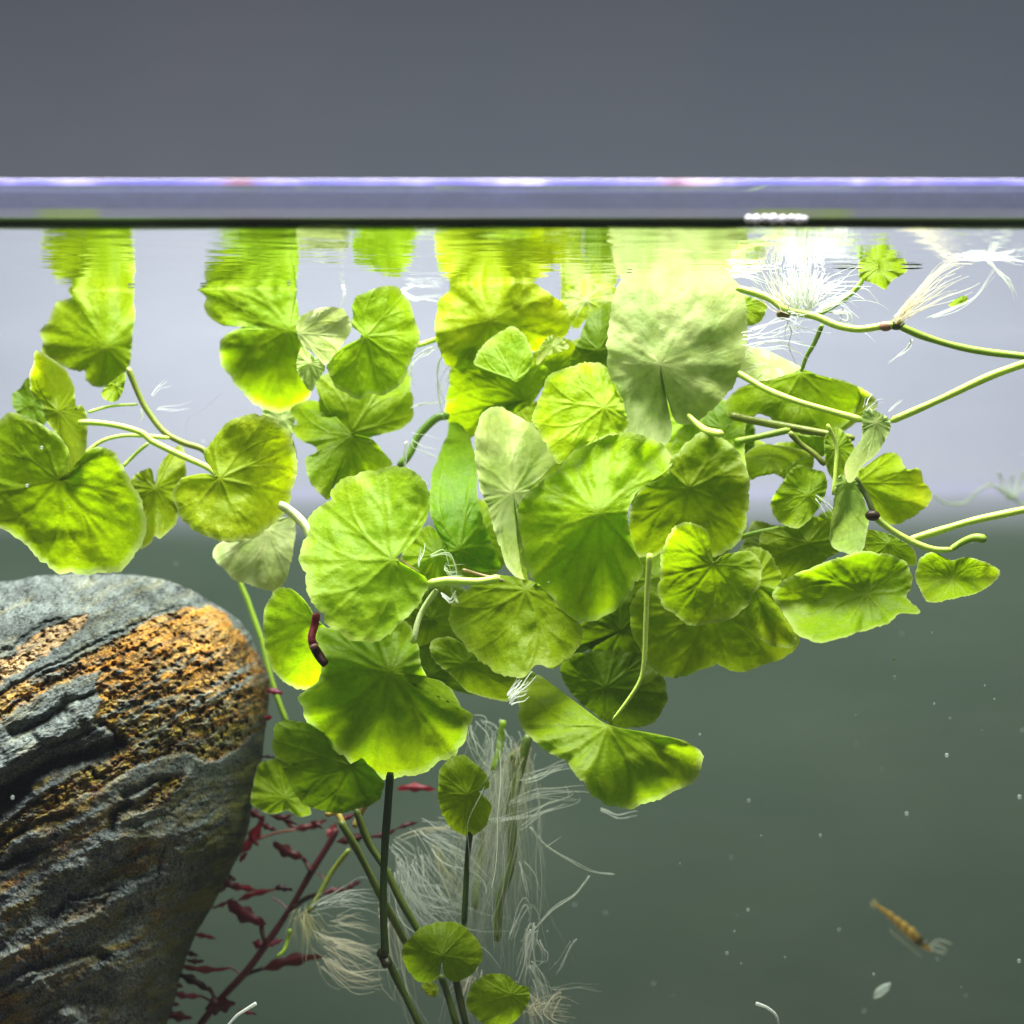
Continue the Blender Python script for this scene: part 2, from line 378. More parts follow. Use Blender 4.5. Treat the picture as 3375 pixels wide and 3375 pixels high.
# water surface with its meniscus climbing the front glass
nx, ny = 200, 90
X, Y = np.meshgrid(np.linspace(-XW, XW, nx), np.linspace(GLASS_Y+.0045, BACK_Y-.00165, ny))
Zs = HS + 0.00012*fbm(X*22, Y*60, 3, 3)
V = np.stack([X.ravel(), Y.ravel(), Zs.ravel()], 1)
ii = (np.arange(ny-1)[:, None]*nx+np.arange(nx-1)[None]).ravel()
F = np.stack([ii, ii+1, ii+1+nx, ii+nx], 1)
water = mesh_obj('water_surface', V, F, glass_material('water_skin', (.97, 1, .99), 1.333, 0.06, (26, (1.8, 5.0, 1), .00034)))
tag(water, kind='structure')
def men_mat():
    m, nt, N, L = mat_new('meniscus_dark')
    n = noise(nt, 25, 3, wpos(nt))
    c = ramp(nt, n.outputs[0], [(.35, (.012, .015, .005)), (.65, (.022, .040, .008))])  # dark refraction along the waterline, painted as near-black olive
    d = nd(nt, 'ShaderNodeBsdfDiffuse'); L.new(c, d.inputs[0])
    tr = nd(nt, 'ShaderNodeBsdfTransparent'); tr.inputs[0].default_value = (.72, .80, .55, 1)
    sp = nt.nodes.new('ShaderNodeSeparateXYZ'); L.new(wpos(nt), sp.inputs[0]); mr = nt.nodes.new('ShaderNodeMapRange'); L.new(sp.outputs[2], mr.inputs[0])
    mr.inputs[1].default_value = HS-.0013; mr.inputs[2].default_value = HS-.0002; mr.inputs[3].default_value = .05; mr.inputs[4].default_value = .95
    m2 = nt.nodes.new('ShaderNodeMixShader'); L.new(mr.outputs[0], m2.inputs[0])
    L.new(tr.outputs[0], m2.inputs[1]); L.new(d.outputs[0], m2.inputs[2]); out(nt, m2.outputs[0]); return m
prof = [(GLASS_Y+.0006, Z_MEN+.00035), (GLASS_Y+.0009, Z_MEN-.0005), (GLASS_Y+.0018, Z_MEN-.0013), (GLASS_Y+.0046, HS+.0000), (GLASS_Y+.0046, HS-.0006), (GLASS_Y+.0006, HS-.0013)]
xs = np.linspace(-XW, XW, 160); V = []; F = []
for x in xs:
    for (y, z) in prof: V.append((x, y, z+.00010*math.sin(x*40)+.00008*math.sin(x*113+1)+.0006*x))
k = len(prof)
for i in range(len(xs)-1):
    for j in range(k): F.append((i*k+j, i*k+(j+1) % k, (i+1)*k+(j+1) % k, (i+1)*k+j))
mesh_obj('meniscus', V, F, men_mat(), water)
# dimples where leaves break the surface
M_dark = simple('dimple_dark', (.05, .06, .05), .2)
for (px, py, wd) in ((2795, 879, 55), (3005, 879, 40), (432, 943, 14), (672, 938, 14), (952, 936, 9), (2075, 893, 12)):
    d = (HS-CZ)*6750/(1687.5-py); g = Geo(); c = P(px, py, d); c[2] = HS-.0003
    u = np.linspace(-1, 1, 13); r = wd*d/6750
    g.tube([c+np.array([t*r, 0, 0]) for t in u], [max(1e-5, min(.00026, r*.16)*(1-t*t)) for t in u], 8); g.build('surface_dimple', M_dark, water)
# sand on the tank floor
X, Y = np.meshgrid(np.linspace(-XW+.001, XW-.001, 160), np.linspace(GLASS_Y+.001, BACK_Y-.003, 70))
Zs = 0.0 + .006*fbm(X*14, Y*14, 3, 8)+.0012*fbm(X*220, Y*220, 2, 9)
V = np.stack([X.ravel(), Y.ravel(), Zs.ravel()], 1); nx, ny = 160, 70
ii = (np.arange(ny-1)[:, None]*nx+np.arange(nx-1)[None]).ravel()
tag(mesh_obj('sand_bed', V, np.stack([ii, ii+1, ii+1+nx, ii+nx], 1), simple('sand', (.22, .20, .15), .9)), kind='structure')

# ------------------------------------------------------------------ tiles of the photograph used for measuring
TILE = dict(A=(0, 500), B=(900, 700), C=(1600, 700), D=(2375, 700), E=(0, 1300), F=(800, 1500), G=(1500, 1500), H=(2375, 1500),
            I=(0, 1850), J=(0, 2375), K=(500, 2375), L=(1100, 2375), M=(2375, 2375))
def T(t, pts):
    p = np.asarray(pts, float)
    if t == 'Z': return p*(3375/1932)
    return p/1.932+np.array(TILE[t])
# ------------------------------------------------------------------ leaves
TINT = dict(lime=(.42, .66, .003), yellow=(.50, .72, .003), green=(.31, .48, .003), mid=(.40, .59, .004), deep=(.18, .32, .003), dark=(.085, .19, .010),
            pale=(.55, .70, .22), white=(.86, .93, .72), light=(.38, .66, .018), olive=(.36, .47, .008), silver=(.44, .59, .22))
LEAVES = 0
def leaf(parent, tile, d, tint, center, pts, gx=0.0, gy=-0.35, cup=.18, pleat=.045, ruf=.05, teeth=None, rim=.45, tooth=.036, veins=9, fold=None, droop=0, pale=0.0, dsurf=False):
    """One round pennywort blade: spokes from the petiole joint to a scalloped margin, cupped, pleated along its veins and ruffled."""
    global LEAVES
    LEAVES += 1; rs = np.random.default_rng(1000+LEAVES)
    O = T(tile, pts); c = T(tile, center)
    NT, NR = 156, 24
    b = catmull(O, NT, True)
    R = np.mean(np.linalg.norm(b-c, axis=1))
    R = max(R, 20)
    t = np.arange(NT)/NT
    nteeth = teeth or int(np.clip(R/13, 9, 19))
    ph = t*nteeth+.35*np.sin(2*np.pi*t*3+rs.random()*6)
    sc = np.abs(np.sin(np.pi*ph))**.6-.62
    big = np.abs(np.sin(np.pi*(t*7+rs.random())))**.5-.7
    dirv = (b-c); dl = np.linalg.norm(dirv, axis=1)[:, None]+1e-6
    b = b+dirv/dl*(R*(tooth*sc+.012*big+.008*rs.standard_normal(NT)))[:, None]*np.minimum(1, dl/(R*.6))
    s = (np.arange(NR+1)/NR)[:, None]
    s = s**.92
    p = c+s[..., None]*(b-c)[None]                   # (NR+1, NT, 2)
    ang = np.arctan2(dirv[:, 1], dirv[:, 0])[None]
    k = d/6750
    dx = (p[..., 0]-c[0])*k; dy = (p[..., 1]-c[1])*k
    Rw = R*k
    # main veins: evenly spread with jitter
    va = (np.arange(veins)+rs.uniform(-.18, .18, veins))*2*np.pi/veins+rs.random()*6
    da = np.abs((ang[..., None]-va+np.pi) % (2*np.pi)-np.pi)
    near = da.min(-1)                                # angle to the closest vein
    rr = np.hypot(dx, dy)/Rw
    vein = np.exp(-((near*rr)/(.030+.012*(1-rr)))**2)
    fork = np.zeros_like(vein)
    for q in (-1, 1):
        off = q*np.clip(rr-.42, 0, 1)*.42
        dq = np.abs((ang[..., None]-va+np.pi+0*q) % (2*np.pi)-np.pi)
        sg = ((ang[..., None]-va+np.pi) % (2*np.pi)-np.pi)
        e = np.abs(sg-off[..., None])
        fork = np.maximum(fork, np.exp(-((e.min(-1)*rr)/.022)**2)*(rr > .42))
        off2 = q*np.clip(rr-.68, 0, 1)*.9
        e2 = np.abs(sg-off2[..., None]-off[..., None])
        fork = np.maximum(fork, .6*np.exp(-((e2.min(-1)*rr)/.018)**2)*(rr > .68))
    vv = np.clip(np.maximum(vein*(1.1-.5*rr), .7*fork), 0, 1)
    vv = vv*min(1, .35+R/260); hub = np.exp(-(rr/.07)**2)*.8
    depth = d+gx*dx+gy*dy+cup*Rw*(rr**2)*(1 if rs.random() > -1 else 1)
    sect = np.interp((ang+np.pi)/(2*np.pi)*veins, np.arange(veins+1), np.append(rs.uniform(.1, 1.5, veins), .8))
    depth = depth+pleat*.6*Rw*rr**1.7*np.cos(near*veins)*sect
    b1 = rs.uniform(0, 2*np.pi); depth = depth+rs.uniform(.15, .5)*Rw*((dx*math.cos(b1)+dy*math.sin(b1))/Rw)**2*rs.choice([-1, 1])
    depth = depth+.16*Rw*rr**2.2*np.sin(ang*2+rs.random()*6)+.09*Rw*rr**2.2*np.sin(ang*3+rs.random()*6)-.10*Rw*np.exp(-(rr/.22)**2)
    depth = depth+ruf*Rw*(s**3)*(np.sin(ang*5+rs.random()*6)+.6*np.sin(ang*11+rs.random()*6)+.35*np.sin(ang*19+rs.random()*6))
    depth = depth+rs.choice([-1, 1])*rs.uniform(.03, .09)*Rw*np.clip((s-.8)/.2, 0, 1)**2*(.6+.8*fbm(ang*1.3+0*s, 0*ang+s, 2, LEAVES+7))+.012*Rw*(1-vv)*np.minimum(1, rr*2)+.009*Rw*fbm(p[..., 0]/26, p[..., 1]/26, 3, LEAVES+4)*np.minimum(1, rr*2)
    depth = depth+.06*Rw*fbm(p[..., 0]/60, p[..., 1]/60, 3, LEAVES)*np.minimum(1, rr*2)-.012*Rw*vv
    if fold:                                         # a crease: (angle in the picture, how far each side bends away, softness)
        fa, fs = fold; nrm = np.array([-math.sin(fa), math.cos(fa)])
        q = dx*nrm[0]+dy*nrm[1]
        depth = depth+fs*np.sqrt(q*q+(.12*Rw)**2)
    px, py = p[..., 0], p[..., 1]
    W = np.stack([(px-1687.5)*depth/6750, depth, CZ+(1687.5-py)*depth/6750], -1)
    W[..., 2] = np.minimum(W[..., 2], HS+.00015)
    W[..., 1] = np.maximum(W[..., 1], GLASS_Y+.004)
    V = np.vstack([W[0, :1], W[1:].reshape(-1, 3)])
    F = [(0, 1+j, 1+(j+1) % NT) for j in range(NT)]
    i = np.arange(NR-1)[:, None]; j = np.arange(NT)[None]
    a0 = 1+i*NT+j; a1 = 1+i*NT+(j+1) % NT
    F = np.array(F); F = np.vstack([np.hstack([F, F[:, :1]])[:0], np.stack([a0, a0+NT, a1+NT, a1], -1).reshape(-1, 4)])
    tri = [(0, 1+j, 1+(j+1) % NT) for j in range(NT)]
    Fl = F.tolist()+tri
    edge = np.clip((np.broadcast_to(s, rr.shape)-.91)/.09, 0, 1)*rim*1.15
    pl = np.clip(edge+pale*np.clip(.7+1.8*fbm(ang*2.2+0*px, rr*2.2, 3, LEAVES+50)+.8*fbm(px/40, py/40, 3, LEAVES+51), 0, 1.6)+(pale > .2)*.9*np.exp(-(rr/.13)**2), 0, 1)
    dat = np.stack([np.clip(vv+hub, 0, 1), rr/1.5, pl], -1)
    dat = np.vstack([dat[0, :1], dat[1:].reshape(-1, 3)])
    tc = np.array(TINT[tint] if isinstance(tint, str) else tint)
    tc = tc*(1+rs.uniform(-.06, .06, 3))
    # older margins yellow a little, in patches
    ye = np.clip(rr-.55, 0, 1)*np.clip(.5+fbm(px/90, py/90, 3, LEAVES+90), 0, 1)
    tt = tc[None, None]*(1+ye[..., None]*np.array([.30, .10, .05]))
    tt = np.vstack([tt[0, :1], tt[1:].reshape(-1, 3)])
    return mesh_obj('leaf', V, Fl, M_leaf, parent, attrs={'leafdata': dat, 'tint': np.clip(tt, 0, .95)}, origin=V[0])
SC = dict(g=(.36, .56, .05), y=(.62, .80, .14), p=(.72, .80, .42), o=(.24, .30, .04), d=(.05, .10, .015), b=(.30, .22, .10), r=(.13, .012, .02))
def stem(parent, tile, d, pts, r, col='g', name='stem', d2=None, r2=None, lump=0.10, mat=None):
    q = T(tile, pts); n = max(14, int(np.sum(np.linalg.norm(np.diff(q, axis=0), axis=1))/14))
    q = catmull(q, n); dd = np.linspace(d, d if d2 is None else d2, n)
    W = np.array([P(a, b, e) for (a, b), e in zip(q, dd)]); W[:, 2] = np.minimum(W[:, 2], HS-.0006)
    W[:, 1] += .0006*np.sin(np.linspace(0, 5, n))
    rr = np.linspace(r, r if r2 is None else r2, n)*d/6750
    rr = rr*(1+lump*vnoise(np.linspace(0, n/6, n), np.zeros(n)+r, None, 5)); rr[0] *= .75; rr[-1] *= .6
    g = Geo(); g.tube(W, rr, 10, SC[col] if isinstance(col, str) else col)
    return g.build(name, mat or M_stem, parent)
def strands(parent, name, tile, specs, mat, kind=None):
    """specs: (d, points, radius px, count, spread px, colour[, depth spread])"""
    g = Geo()
    for sp in specs:
        d, pts, r, cnt, spread, col = sp[:6]; ds = sp[6] if len(sp) > 6 else .006
        q0 = T(tile, pts)
        for i in range(cnt):
            off = (rng.standard_normal((1, 2))+.22*rng.standard_normal((len(q0), 2)))*spread*np.linspace(.35, 1.25, len(q0))[:, None]
            lo = rng.random()*.15 if cnt > 3 else 0; hi = 1-rng.random()*.35 if cnt > 3 else 1
            n = 22; q = catmull(q0+off, 40)[int(lo*40):max(int(hi*40), int(lo*40)+6)]
            q = catmull(q, n)
            ph = rng.random(2)*6; am = min(spread*.10+2, .018*np.sum(np.linalg.norm(np.diff(q0, axis=0), axis=1)))
            u = np.linspace(0, 1, n); q = q+np.stack([am*np.sin(u*7+ph[0]), am*np.cos(u*8+ph[1])], 1)
            dd = d+rng.standard_normal()*ds+rng.standard_normal()*ds*u
            W = np.array([P(a, b, e) for (a, b), e in zip(q, dd)]); W[:, 2] = np.minimum(W[:, 2], HS-.0004)
            rr = .68*r*rng.uniform(.4, 1.15)*np.linspace(1, .3, n)*d/6750
            cc = np.array(col)*rng.uniform(.85, 1.08)
            g.tube(W, rr, 5, np.clip(cc, 0, .97))
    o = g.build(name, mat, parent)
    if kind: o['kind'] = kind
    return o
WHT = (.82, .85, .78); CRM = (.80, .76, .58); GRN = (.62, .72, .45); PALE = (.84, .88, .80)

# --- plant 1: the drifting stem at the left
p1 = empty('pennywort_plant', P(250, 1500, .47), 'pennywort on the far left above the boulder, round leaves on a brown-green runner', 'aquatic plant', 'pennywort plants floating in the aquarium')
leaf(p1, 'A', .4797, 'mid', (680,1240), [(450,862),(455,930),(350,970),(320,1060),(260,1140),(270,1220),(275,1290),(340,1330),(430,1380),(500,1400),(545,1390),(545,1460),(600,1490),(680,1495),(760,1440),(820,1370),(840,1200),(860,1050),(850,950),(815,862)], gy=-.1, cup=.1, pleat=.10, rim=.5, fold=(1.9, .5))
leaf(p1, 'A', .462, 'olive', (370,1650), [(230,1270),(330,1320),(430,1400),(470,1500),(490,1640),(520,1610),(550,1680),(555,1850),(540,2000),(510,2060),(460,2095),(425,2095),(440,2040),(450,1950),(400,1850),(300,1720),(260,1600),(200,1540),(190,1430),(210,1350)], gx=.9, gy=-.2, cup=.2, pleat=.12, rim=.6, fold=(1.3, .8))
leaf(p1, 'A', .478, 'deep', (200,1610), [(185,1440),(130,1500),(78,1550),(90,1640),(170,1700),(280,1740),(290,1640),(250,1540)], rim=.1)
leaf(p1, 'E', .450, 'green', (372,548), [(0,150),(100,120),(180,155),(260,190),(380,270),(440,370),(440,460),(405,530),(460,545),(520,480),(550,370),(640,330),(720,370),(780,460),(840,570),(900,680),(930,800),(900,960),(830,1060),(740,1130),(560,1140),(380,1130),(270,1070),(200,1000),(150,950),(90,900),(0,850),(-120,780),(-200,600),(-200,400),(-130,240)], gy=.25, cup=.28, pleat=.03, ruf=.03, rim=.5)
leaf(p1, 'E', .470, 'green', (990,600), [(1150,320),(1180,420),(1185,520),(1140,580),(1140,700),(1120,820),(1040,900),(1010,915),(980,900),(960,950),(890,980),(890,880),(890,760),(850,640),(825,570),(870,500),(960,470),(975,520),(990,560),(1010,470),(1060,390)], gx=.3, pleat=.14, ruf=.10, tooth=.03, fold=(1.5, .7))
leaf(p1, 'E', .444, 'mid', (1400,535), [(1345,470),(1300,400),(1320,330),(1400,230),(1480,160),(1600,125),(1700,140),(1800,200),(1860,280),(1885,400),(1885,500),(1860,600),(1850,680),(1790,780),(1720,840),(1640,900),(1520,930),(1390,930),(1280,890),(1200,830),(1140,770),(1110,680),(1110,610),(1150,540),(1230,510),(1320,505),(1375,520)], gy=-.3, cup=.22, pleat=.035, ruf=.03)
leaf(p1, 'E', .474, 'silver', (1700,850), [(1380,960),(1500,900),(1640,860),(1740,800),(1850,780),(1880,830),(1870,960),(1850,1080),(1810,1200),(1740,1255),(1660,1230),(1580,1210),(1490,1180),(1430,1110),(1370,1060),(1360,1010)], gy=-.9, pleat=.12, pale=.8)
leaf(p1, 'A', .470, 'mid', (740,1490), [(800,1410),(790,1500),(760,1570),(710,1595),(650,1560),(660,1510),(730,1450)], rim=.2, ruf=.15)
stem(p1, 'A', .468, [(815,1375),(870,1520),(930,1640),(1040,1780),(1160,1850),(1300,1900),(1340,1990)], 10, 'o')
stem(p1, 'A', .470, [(560,1660),(700,1620),(880,1610)], 5, 'y', 'petiole')
stem(p1, 'A', .462, [(500,1725),(600,1725),(750,1745),(900,1790),(960,1840),(1080,1900),(1200,1955),(1330,2015),(1400,2080)], 10, 'y')
stem(p1, 'E', .466, [(540,380),(640,300),(760,265),(880,262),(1080,278)], 7, 'y', 'petiole')
stem(p1, 'E', .470, [(780,460),(860,380),(950,310)], 6, 'y', 'petiole')
stem(p1, 'F', .447, [(230,310),(290,350),(350,400),(410,470),(440,560)], 15, 'p')
stem(p1, 'I', .502, [(1455,-60),(1500,60),(1530,150),(1570,240),(1620,380),(1670,520),(1700,650),(1760,850),(1830,1030)], 9, 'g')
strands(p1, 'root', 'A', [(.47, [(900,1640),(910,1690),(890,1710)], 3, 3, 6, GRN), (.472, [(1000,1640),(1100,1640),(1210,1630)], 2.2, 3, 8, WHT), (.474, [(1420,1530),(1300,1640),(1200,1700),(1185,1830)], 2, 1, 2, (.25, .28, .3)), (.47, [(960,1560),(1010,1510),(1070,1490)], 2, 4, 10, WHT)], M_root)

# --- plant 2: the group between the left plant and the middle
p2 = empty('pennywort_plant', P(1150, 1250, .47), 'pennywort left of the middle, lime leaves just touching the water surface above a crinkled leaf', 'aquatic plant', 'pennywort plants floating in the aquarium')
leaf(p2, 'A', .4797, 'lime', (1845,1135), [(1285,858),(1290,900),(1315,940),(1300,980),(1330,1050),(1380,1090),(1430,1110),(1470,1085),(1560,1110),(1440,1160),(1400,1230),(1400,1320),(1430,1390),(1480,1450),(1540,1530),(1620,1600),(1720,1650),(1800,1655),(1900,1620),(1980,1540),(1950,1400),(1930,1250),(1910,1100),(1895,985),(1880,905),(1840,858)], gy=-.15, gx=.2, cup=.15, pleat=.10, tooth=.03, rim=.45)
leaf(p2, 'B', .470, 'pale', (165,770), [(160,680),(230,630),(330,605),(430,610),(480,660),(500,740),(440,840),(380,920),(330,970),(260,900),(180,840),(150,760)], gx=-.8, pale=.7, pleat=.08)
leaf(p2, 'B', .463, 'pale', (230,960), [(180,860),(240,900),(330,980),(290,1060),(240,1140),(180,1060),(150,980)], pale=.5, ruf=.25, pleat=.15)
leaf(p2, 'B', .462, 'lime', (590,790), [(540,530),(620,500),(700,470),(790,470),(830,530),(880,590),(900,680),(930,760),(930,830),(900,900),(860,980),(840,1050),(780,1120),(700,1165),(620,1150),(560,1185),(500,1175),(450,1140),(400,1110),(350,1010),(345,960),(440,860),(560,790),(500,720),(510,650),(500,590)], gy=-.2, pleat=.07, tooth=.03)
leaf(p2, 'B', .474, 'green', (500,1405), [(300,1050),(600,950),(850,1010),(870,1100),(890,1200),(885,1310),(820,1375),(700,1410),(600,1435),(480,1440),(330,1330),(290,1180)], gy=.3, rim=.1)
leaf(p2, 'B', .468, 'green', (500,1420), [(110,1260),(170,1215),(270,1200),(370,1260),(430,1340),(520,1410),(620,1440),(700,1520),(760,1600),(700,1640),(560,1680),(450,1710),(370,1760),(360,1830),(300,1790),(240,1720),(205,1620),(210,1560),(280,1530),(250,1480),(170,1450),(120,1380),(150,1340)], gy=-.6, pleat=.16, ruf=.14, tooth=.04, rim=.2)
leaf(p2, 'B', .490, 'pale', (60,1320), [(-60,1240),(100,1240),(190,1200),(210,1190),(150,1300),(120,1420),(60,1470),(-40,1420)], pale=.3, ruf=.2)
leaf(p2, 'B', .484, 'mid', (100,1500), [(-50,1400),(40,1380),(120,1440),(150,1550),(140,1700),(60,1800),(-40,1750)], pale=.1, ruf=.2)
stem(p2, 'B', .476, [(1120,1300),(1060,1300),(1000,1340),(920,1430),(870,1540),(800,1620)], 14, (.16, .30, .04))
stem(p2, 'B', .474, [(880,850),(960,835),(1080,795)], 9, 'y', 'petiole')
strands(p2, 'root', 'B', [(.48, [(445,300),(440,420),(455,500)], 4, 2, 2, WHT, .0005), (.4887, [(455,510),(435,600),(440,640)], 4, 2, 2, WHT, .0005),
    (.4887, [(820,500),(900,550),(980,540),(1080,545)], 3.5, 3, 6, WHT, .0008), (.474, [(1080,900),(1045,1000),(1050,1150),(1090,1290)], 5, 3, 6, WHT, .001),
    (.474, [(1140,970),(1080,1060),(1050,1150)], 3, 3, 12, WHT, .001), (.474, [(900,960),(870,1020),(880,1120)], 3, 5, 14, WHT, .001), (.474, [(1050,860),(920,930),(870,1010)], 3, 4, 12, WHT, .001),
    (.476, [(880,1250),(980,1220),(1150,1215)], 3, 3, 8, WHT, .001), (.470, [(850,1460),(845,1600),(880,1640),(990,1740)], 3.5, 2, 5, WHT, .001), (.473, [(870,1430),(900,1490),(1100,1540)], 2, 4, 25, WHT, .002)], M_rootd)

# --- plant 3: the dense middle
p3 = empty('pennywort_plant', P(1850, 1400, .46), 'dense pennywort in the middle, with the big pale silvery leaf pressed to the water surface', 'aquatic plant', 'pennywort plants floating in the aquarium')
leaf(p3, 'B', .468, 'yellow', (1385,690), [(1170,440),(1120,500),(1060,550),(1040,640),(1030,740),(1040,830),(1080,920),(1130,980),(1300,1000),(1400,960),(1600,900),(1750,850),(1860,790),(1890,720),(1880,640),(1820,560),(1720,490),(1600,440)], gy=.1, pleat=.09, ruf=.08, tooth=.015, rim=.15)
leaf(p3, 'B', .460, 'mid', (1540,1070), [(1450,760),(1520,725),(1590,770),(1640,860),(1650,960),(1600,1040),(1545,1082),(1480,1030),(1430,980),(1350,1000),(1280,960),(1320,870),(1390,800)], gy=-.3, rim=.4, pleat=.08)
leaf(p3, 'B', .476, 'green', (1610,1190), [(1140,950),(1250,850),(1500,900),(1660,960),(1750,1000),(1720,1100),(1660,1200),(1610,1240),(1540,1270),(1400,1230),(1330,1260),(1290,1400),(1240,1440),(1150,1400),(1110,1320),(1100,1230),(1120,1100)], gy=.2, pleat=.05, rim=.15)
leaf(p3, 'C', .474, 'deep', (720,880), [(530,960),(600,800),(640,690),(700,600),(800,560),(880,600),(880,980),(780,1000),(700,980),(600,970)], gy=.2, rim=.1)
leaf(p3, 'C', .480, 'yellow', (640,560), [(490,470),(660,468),(820,470),(840,600),(720,660),(640,680),(590,740),(530,720),(440,650),(480,560)], gy=-.5, pale=.5)
leaf(p3, 'C', .470, 'pale', (430,850), [(330,900),(370,820),(440,780),(500,820),(530,860),(470,890),(400,910),(330,970)], pale=.3, ruf=.25)
leaf(p3, 'C', .482, 'green', (450,1000), [(300,900),(450,800),(600,850),(620,980),(520,1060),(380,1120),(300,1040)], gy=.1)
leaf(p3, 'C', .452, 'yellow', (755,1240), [(300,1320),(345,1180),(370,1100),(420,1030),(520,990),(620,960),(720,960),(790,1010),(830,1100),(880,1230),(900,1380),(760,1430),(650,1480),(560,1520),(470,1600),(400,1500),(340,1400)], gy=-.5, cup=-.25, pleat=.04, rim=.4)
leaf(p3, 'C', .4545, 'silver', (1112,965), [(930,402),(850,450),(812,550),(790,700),(775,850),(780,990),(830,1150),(870,1240),(885,1380),(920,1500),(1050,1520),(1150,1480),(1190,1380),(1150,1250),(1112,1080),(1160,1200),(1210,1330),(1300,1345),(1400,1290),(1500,1200),(1590,1080),(1650,900),(1670,700),(1660,580),(1625,480),(1570,425),(1500,403),(1200,403)], gy=0.0, cup=.10, pleat=.07, ruf=.04, tooth=.008, pale=.55, rim=.3)
leaf(p3, 'Z', .446, 'pale', (968,930), [(905,790),(935,765),(965,780),(1000,800),(1035,830),(1052,865),(1030,895),(990,935),(975,970),(975,1030),(985,1080),(1000,1110),(960,1075),(940,1020),(920,960),(905,910),(895,850)], gx=.8, gy=-.2, pleat=.14, ruf=.10, pale=.45, rim=.8, fold=(1.4, -.6))
leaf(p3, 'Z', .4385, 'lime', (1131,968), [(980,940),(1040,895),(1090,845),(1150,820),(1180,815),(1250,840),(1265,880),(1200,930),(1185,985),(1200,1040),(1210,1080),(1160,1150),(1110,1172),(1080,1172),(1060,1160),(1040,1125),(1010,1110),(990,1060),(975,1010),(978,960)], gy=-.15, gx=0, cup=.2, pleat=.24, ruf=.09, rim=.4, fold=(-.35, .45))
leaf(p3, 'Z', .450, 'green', (1300,922), [(1255,900),(1272,860),(1330,815),(1390,850),(1412,900),(1412,960),(1395,1020),(1345,1050),(1290,1020),(1230,1050),(1190,1040),(1185,985),(1210,920)], gy=.2, pleat=.06)
leaf(p3, 'C', .457, 'lime', (1420,1500), [(1180,1500),(1290,1330),(1400,1380),(1550,1350),(1650,1280),(1650,1500),(1660,1700),(1560,1720),(1400,1720),(1300,1750),(1230,1640)], gy=-.5, pleat=.1)
leaf(p3, 'F', .452, (.20, .46, .003), (1380,600), [(1200,150),(1240,20),(1300,-120),(1320,-210),(1420,-160),(1480,0),(1490,100),(1500,300),(1560,500),(1640,700),(1560,740),(1420,710),(1340,650),(1280,560),(1220,450),(1190,330)], gy=-.1, gx=.4, rim=.1, pleat=.05)
leaf(p3, 'F', .462, 'mid', (1240,640), [(1010,640),(1180,450),(1300,600),(1340,720),(1240,800),(1120,770)], pleat=.1, ruf=.2)
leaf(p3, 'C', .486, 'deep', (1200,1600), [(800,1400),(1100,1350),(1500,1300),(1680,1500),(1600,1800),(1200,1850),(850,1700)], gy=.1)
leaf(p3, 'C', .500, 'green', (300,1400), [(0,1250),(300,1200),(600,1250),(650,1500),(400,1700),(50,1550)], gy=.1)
leaf(p3, 'D', .466, 'lime', (120,600), [(20,480),(160,530),(290,580),(265,680),(200,720),(120,720),(30,640)], pale=.1)
for (x, y, rd, d, tn) in ((900,1010,85,.486,'green'), (1230,880,80,.478,'mid'), (1240,1090,78,.476,'green'), (1170,1230,66,.480,'deep'), (1010,860,78,.484,'green'), (860,1190,58,.482,'deep'), (1120,760,62,.486,'mid'), (1330,1000,70,.470,'green'), (1090,700,60,.488,'lime'), (700,760,50,.486,'green'), (1300,790,56,.486,'lime'), (1450,1030,52,.478,'deep'), (1380,1200,54,.474,'deep'), (1490,868,44,.474,'mid'), (1590,990,46,.472,'green'), (1660,1050,42,.470,'mid'), (1400,860,46,.476,'lime'), (1540,820,44,.478,'green')):
    leaf(p3, 'Z', d, tn, (x, y), [(x+rd*math.cos(k_*math.pi/5+x)*(1+.14*math.sin(k_*2.3+y)), y+rd*.9*math.sin(k_*math.pi/5+x)*(1+.14*math.sin(k_*1.7+x))) for k_ in range(10)], gy=-.3)
stem(p3, 'C', .4565, [(1290,1290),(1330,1330),(1400,1385),(1470,1405),(1510,1415)], 8, 'y', 'petiole', d2=.449, r2=15)
stem(p3, 'F', .440, [(1180,820),(1300,800),(1500,805),(1640,780)], 14, 'y')
stem(p3, 'F', .442, [(1400,730),(1500,760),(1660,800)], 6, 'b')
stem(p3, 'F', .441, [(1235,860),(1150,980),(1110,1080),(1085,1200)], 10, 'p', 'petiole')
stem(p3, 'F', .441, [(1330,850),(1350,900),(1370,950)], 7, 'p', 'petiole')
strands(p3, 'root', 'F', [(.438, [(980,660),(1050,680),(1100,700)], 5, 3, 8, (.35, .28, .12)), (.438, [(1120,700),(1140,620),(1150,590)], 3, 3, 8, PALE), (.44, [(1080,860),(1110,830),(1150,850)], 6, 3, 6, PALE),
    (.439, [(1200,640),(1300,620),(1350,700),(1360,780)], 3, 3, 10, GRN), (.439, [(1290,700),(1310,740),(1400,740)], 3, 6, 14, GRN), (.44, [(1260,880),(1310,920),(1340,860)], 4, 5, 10, PALE)], M_root)

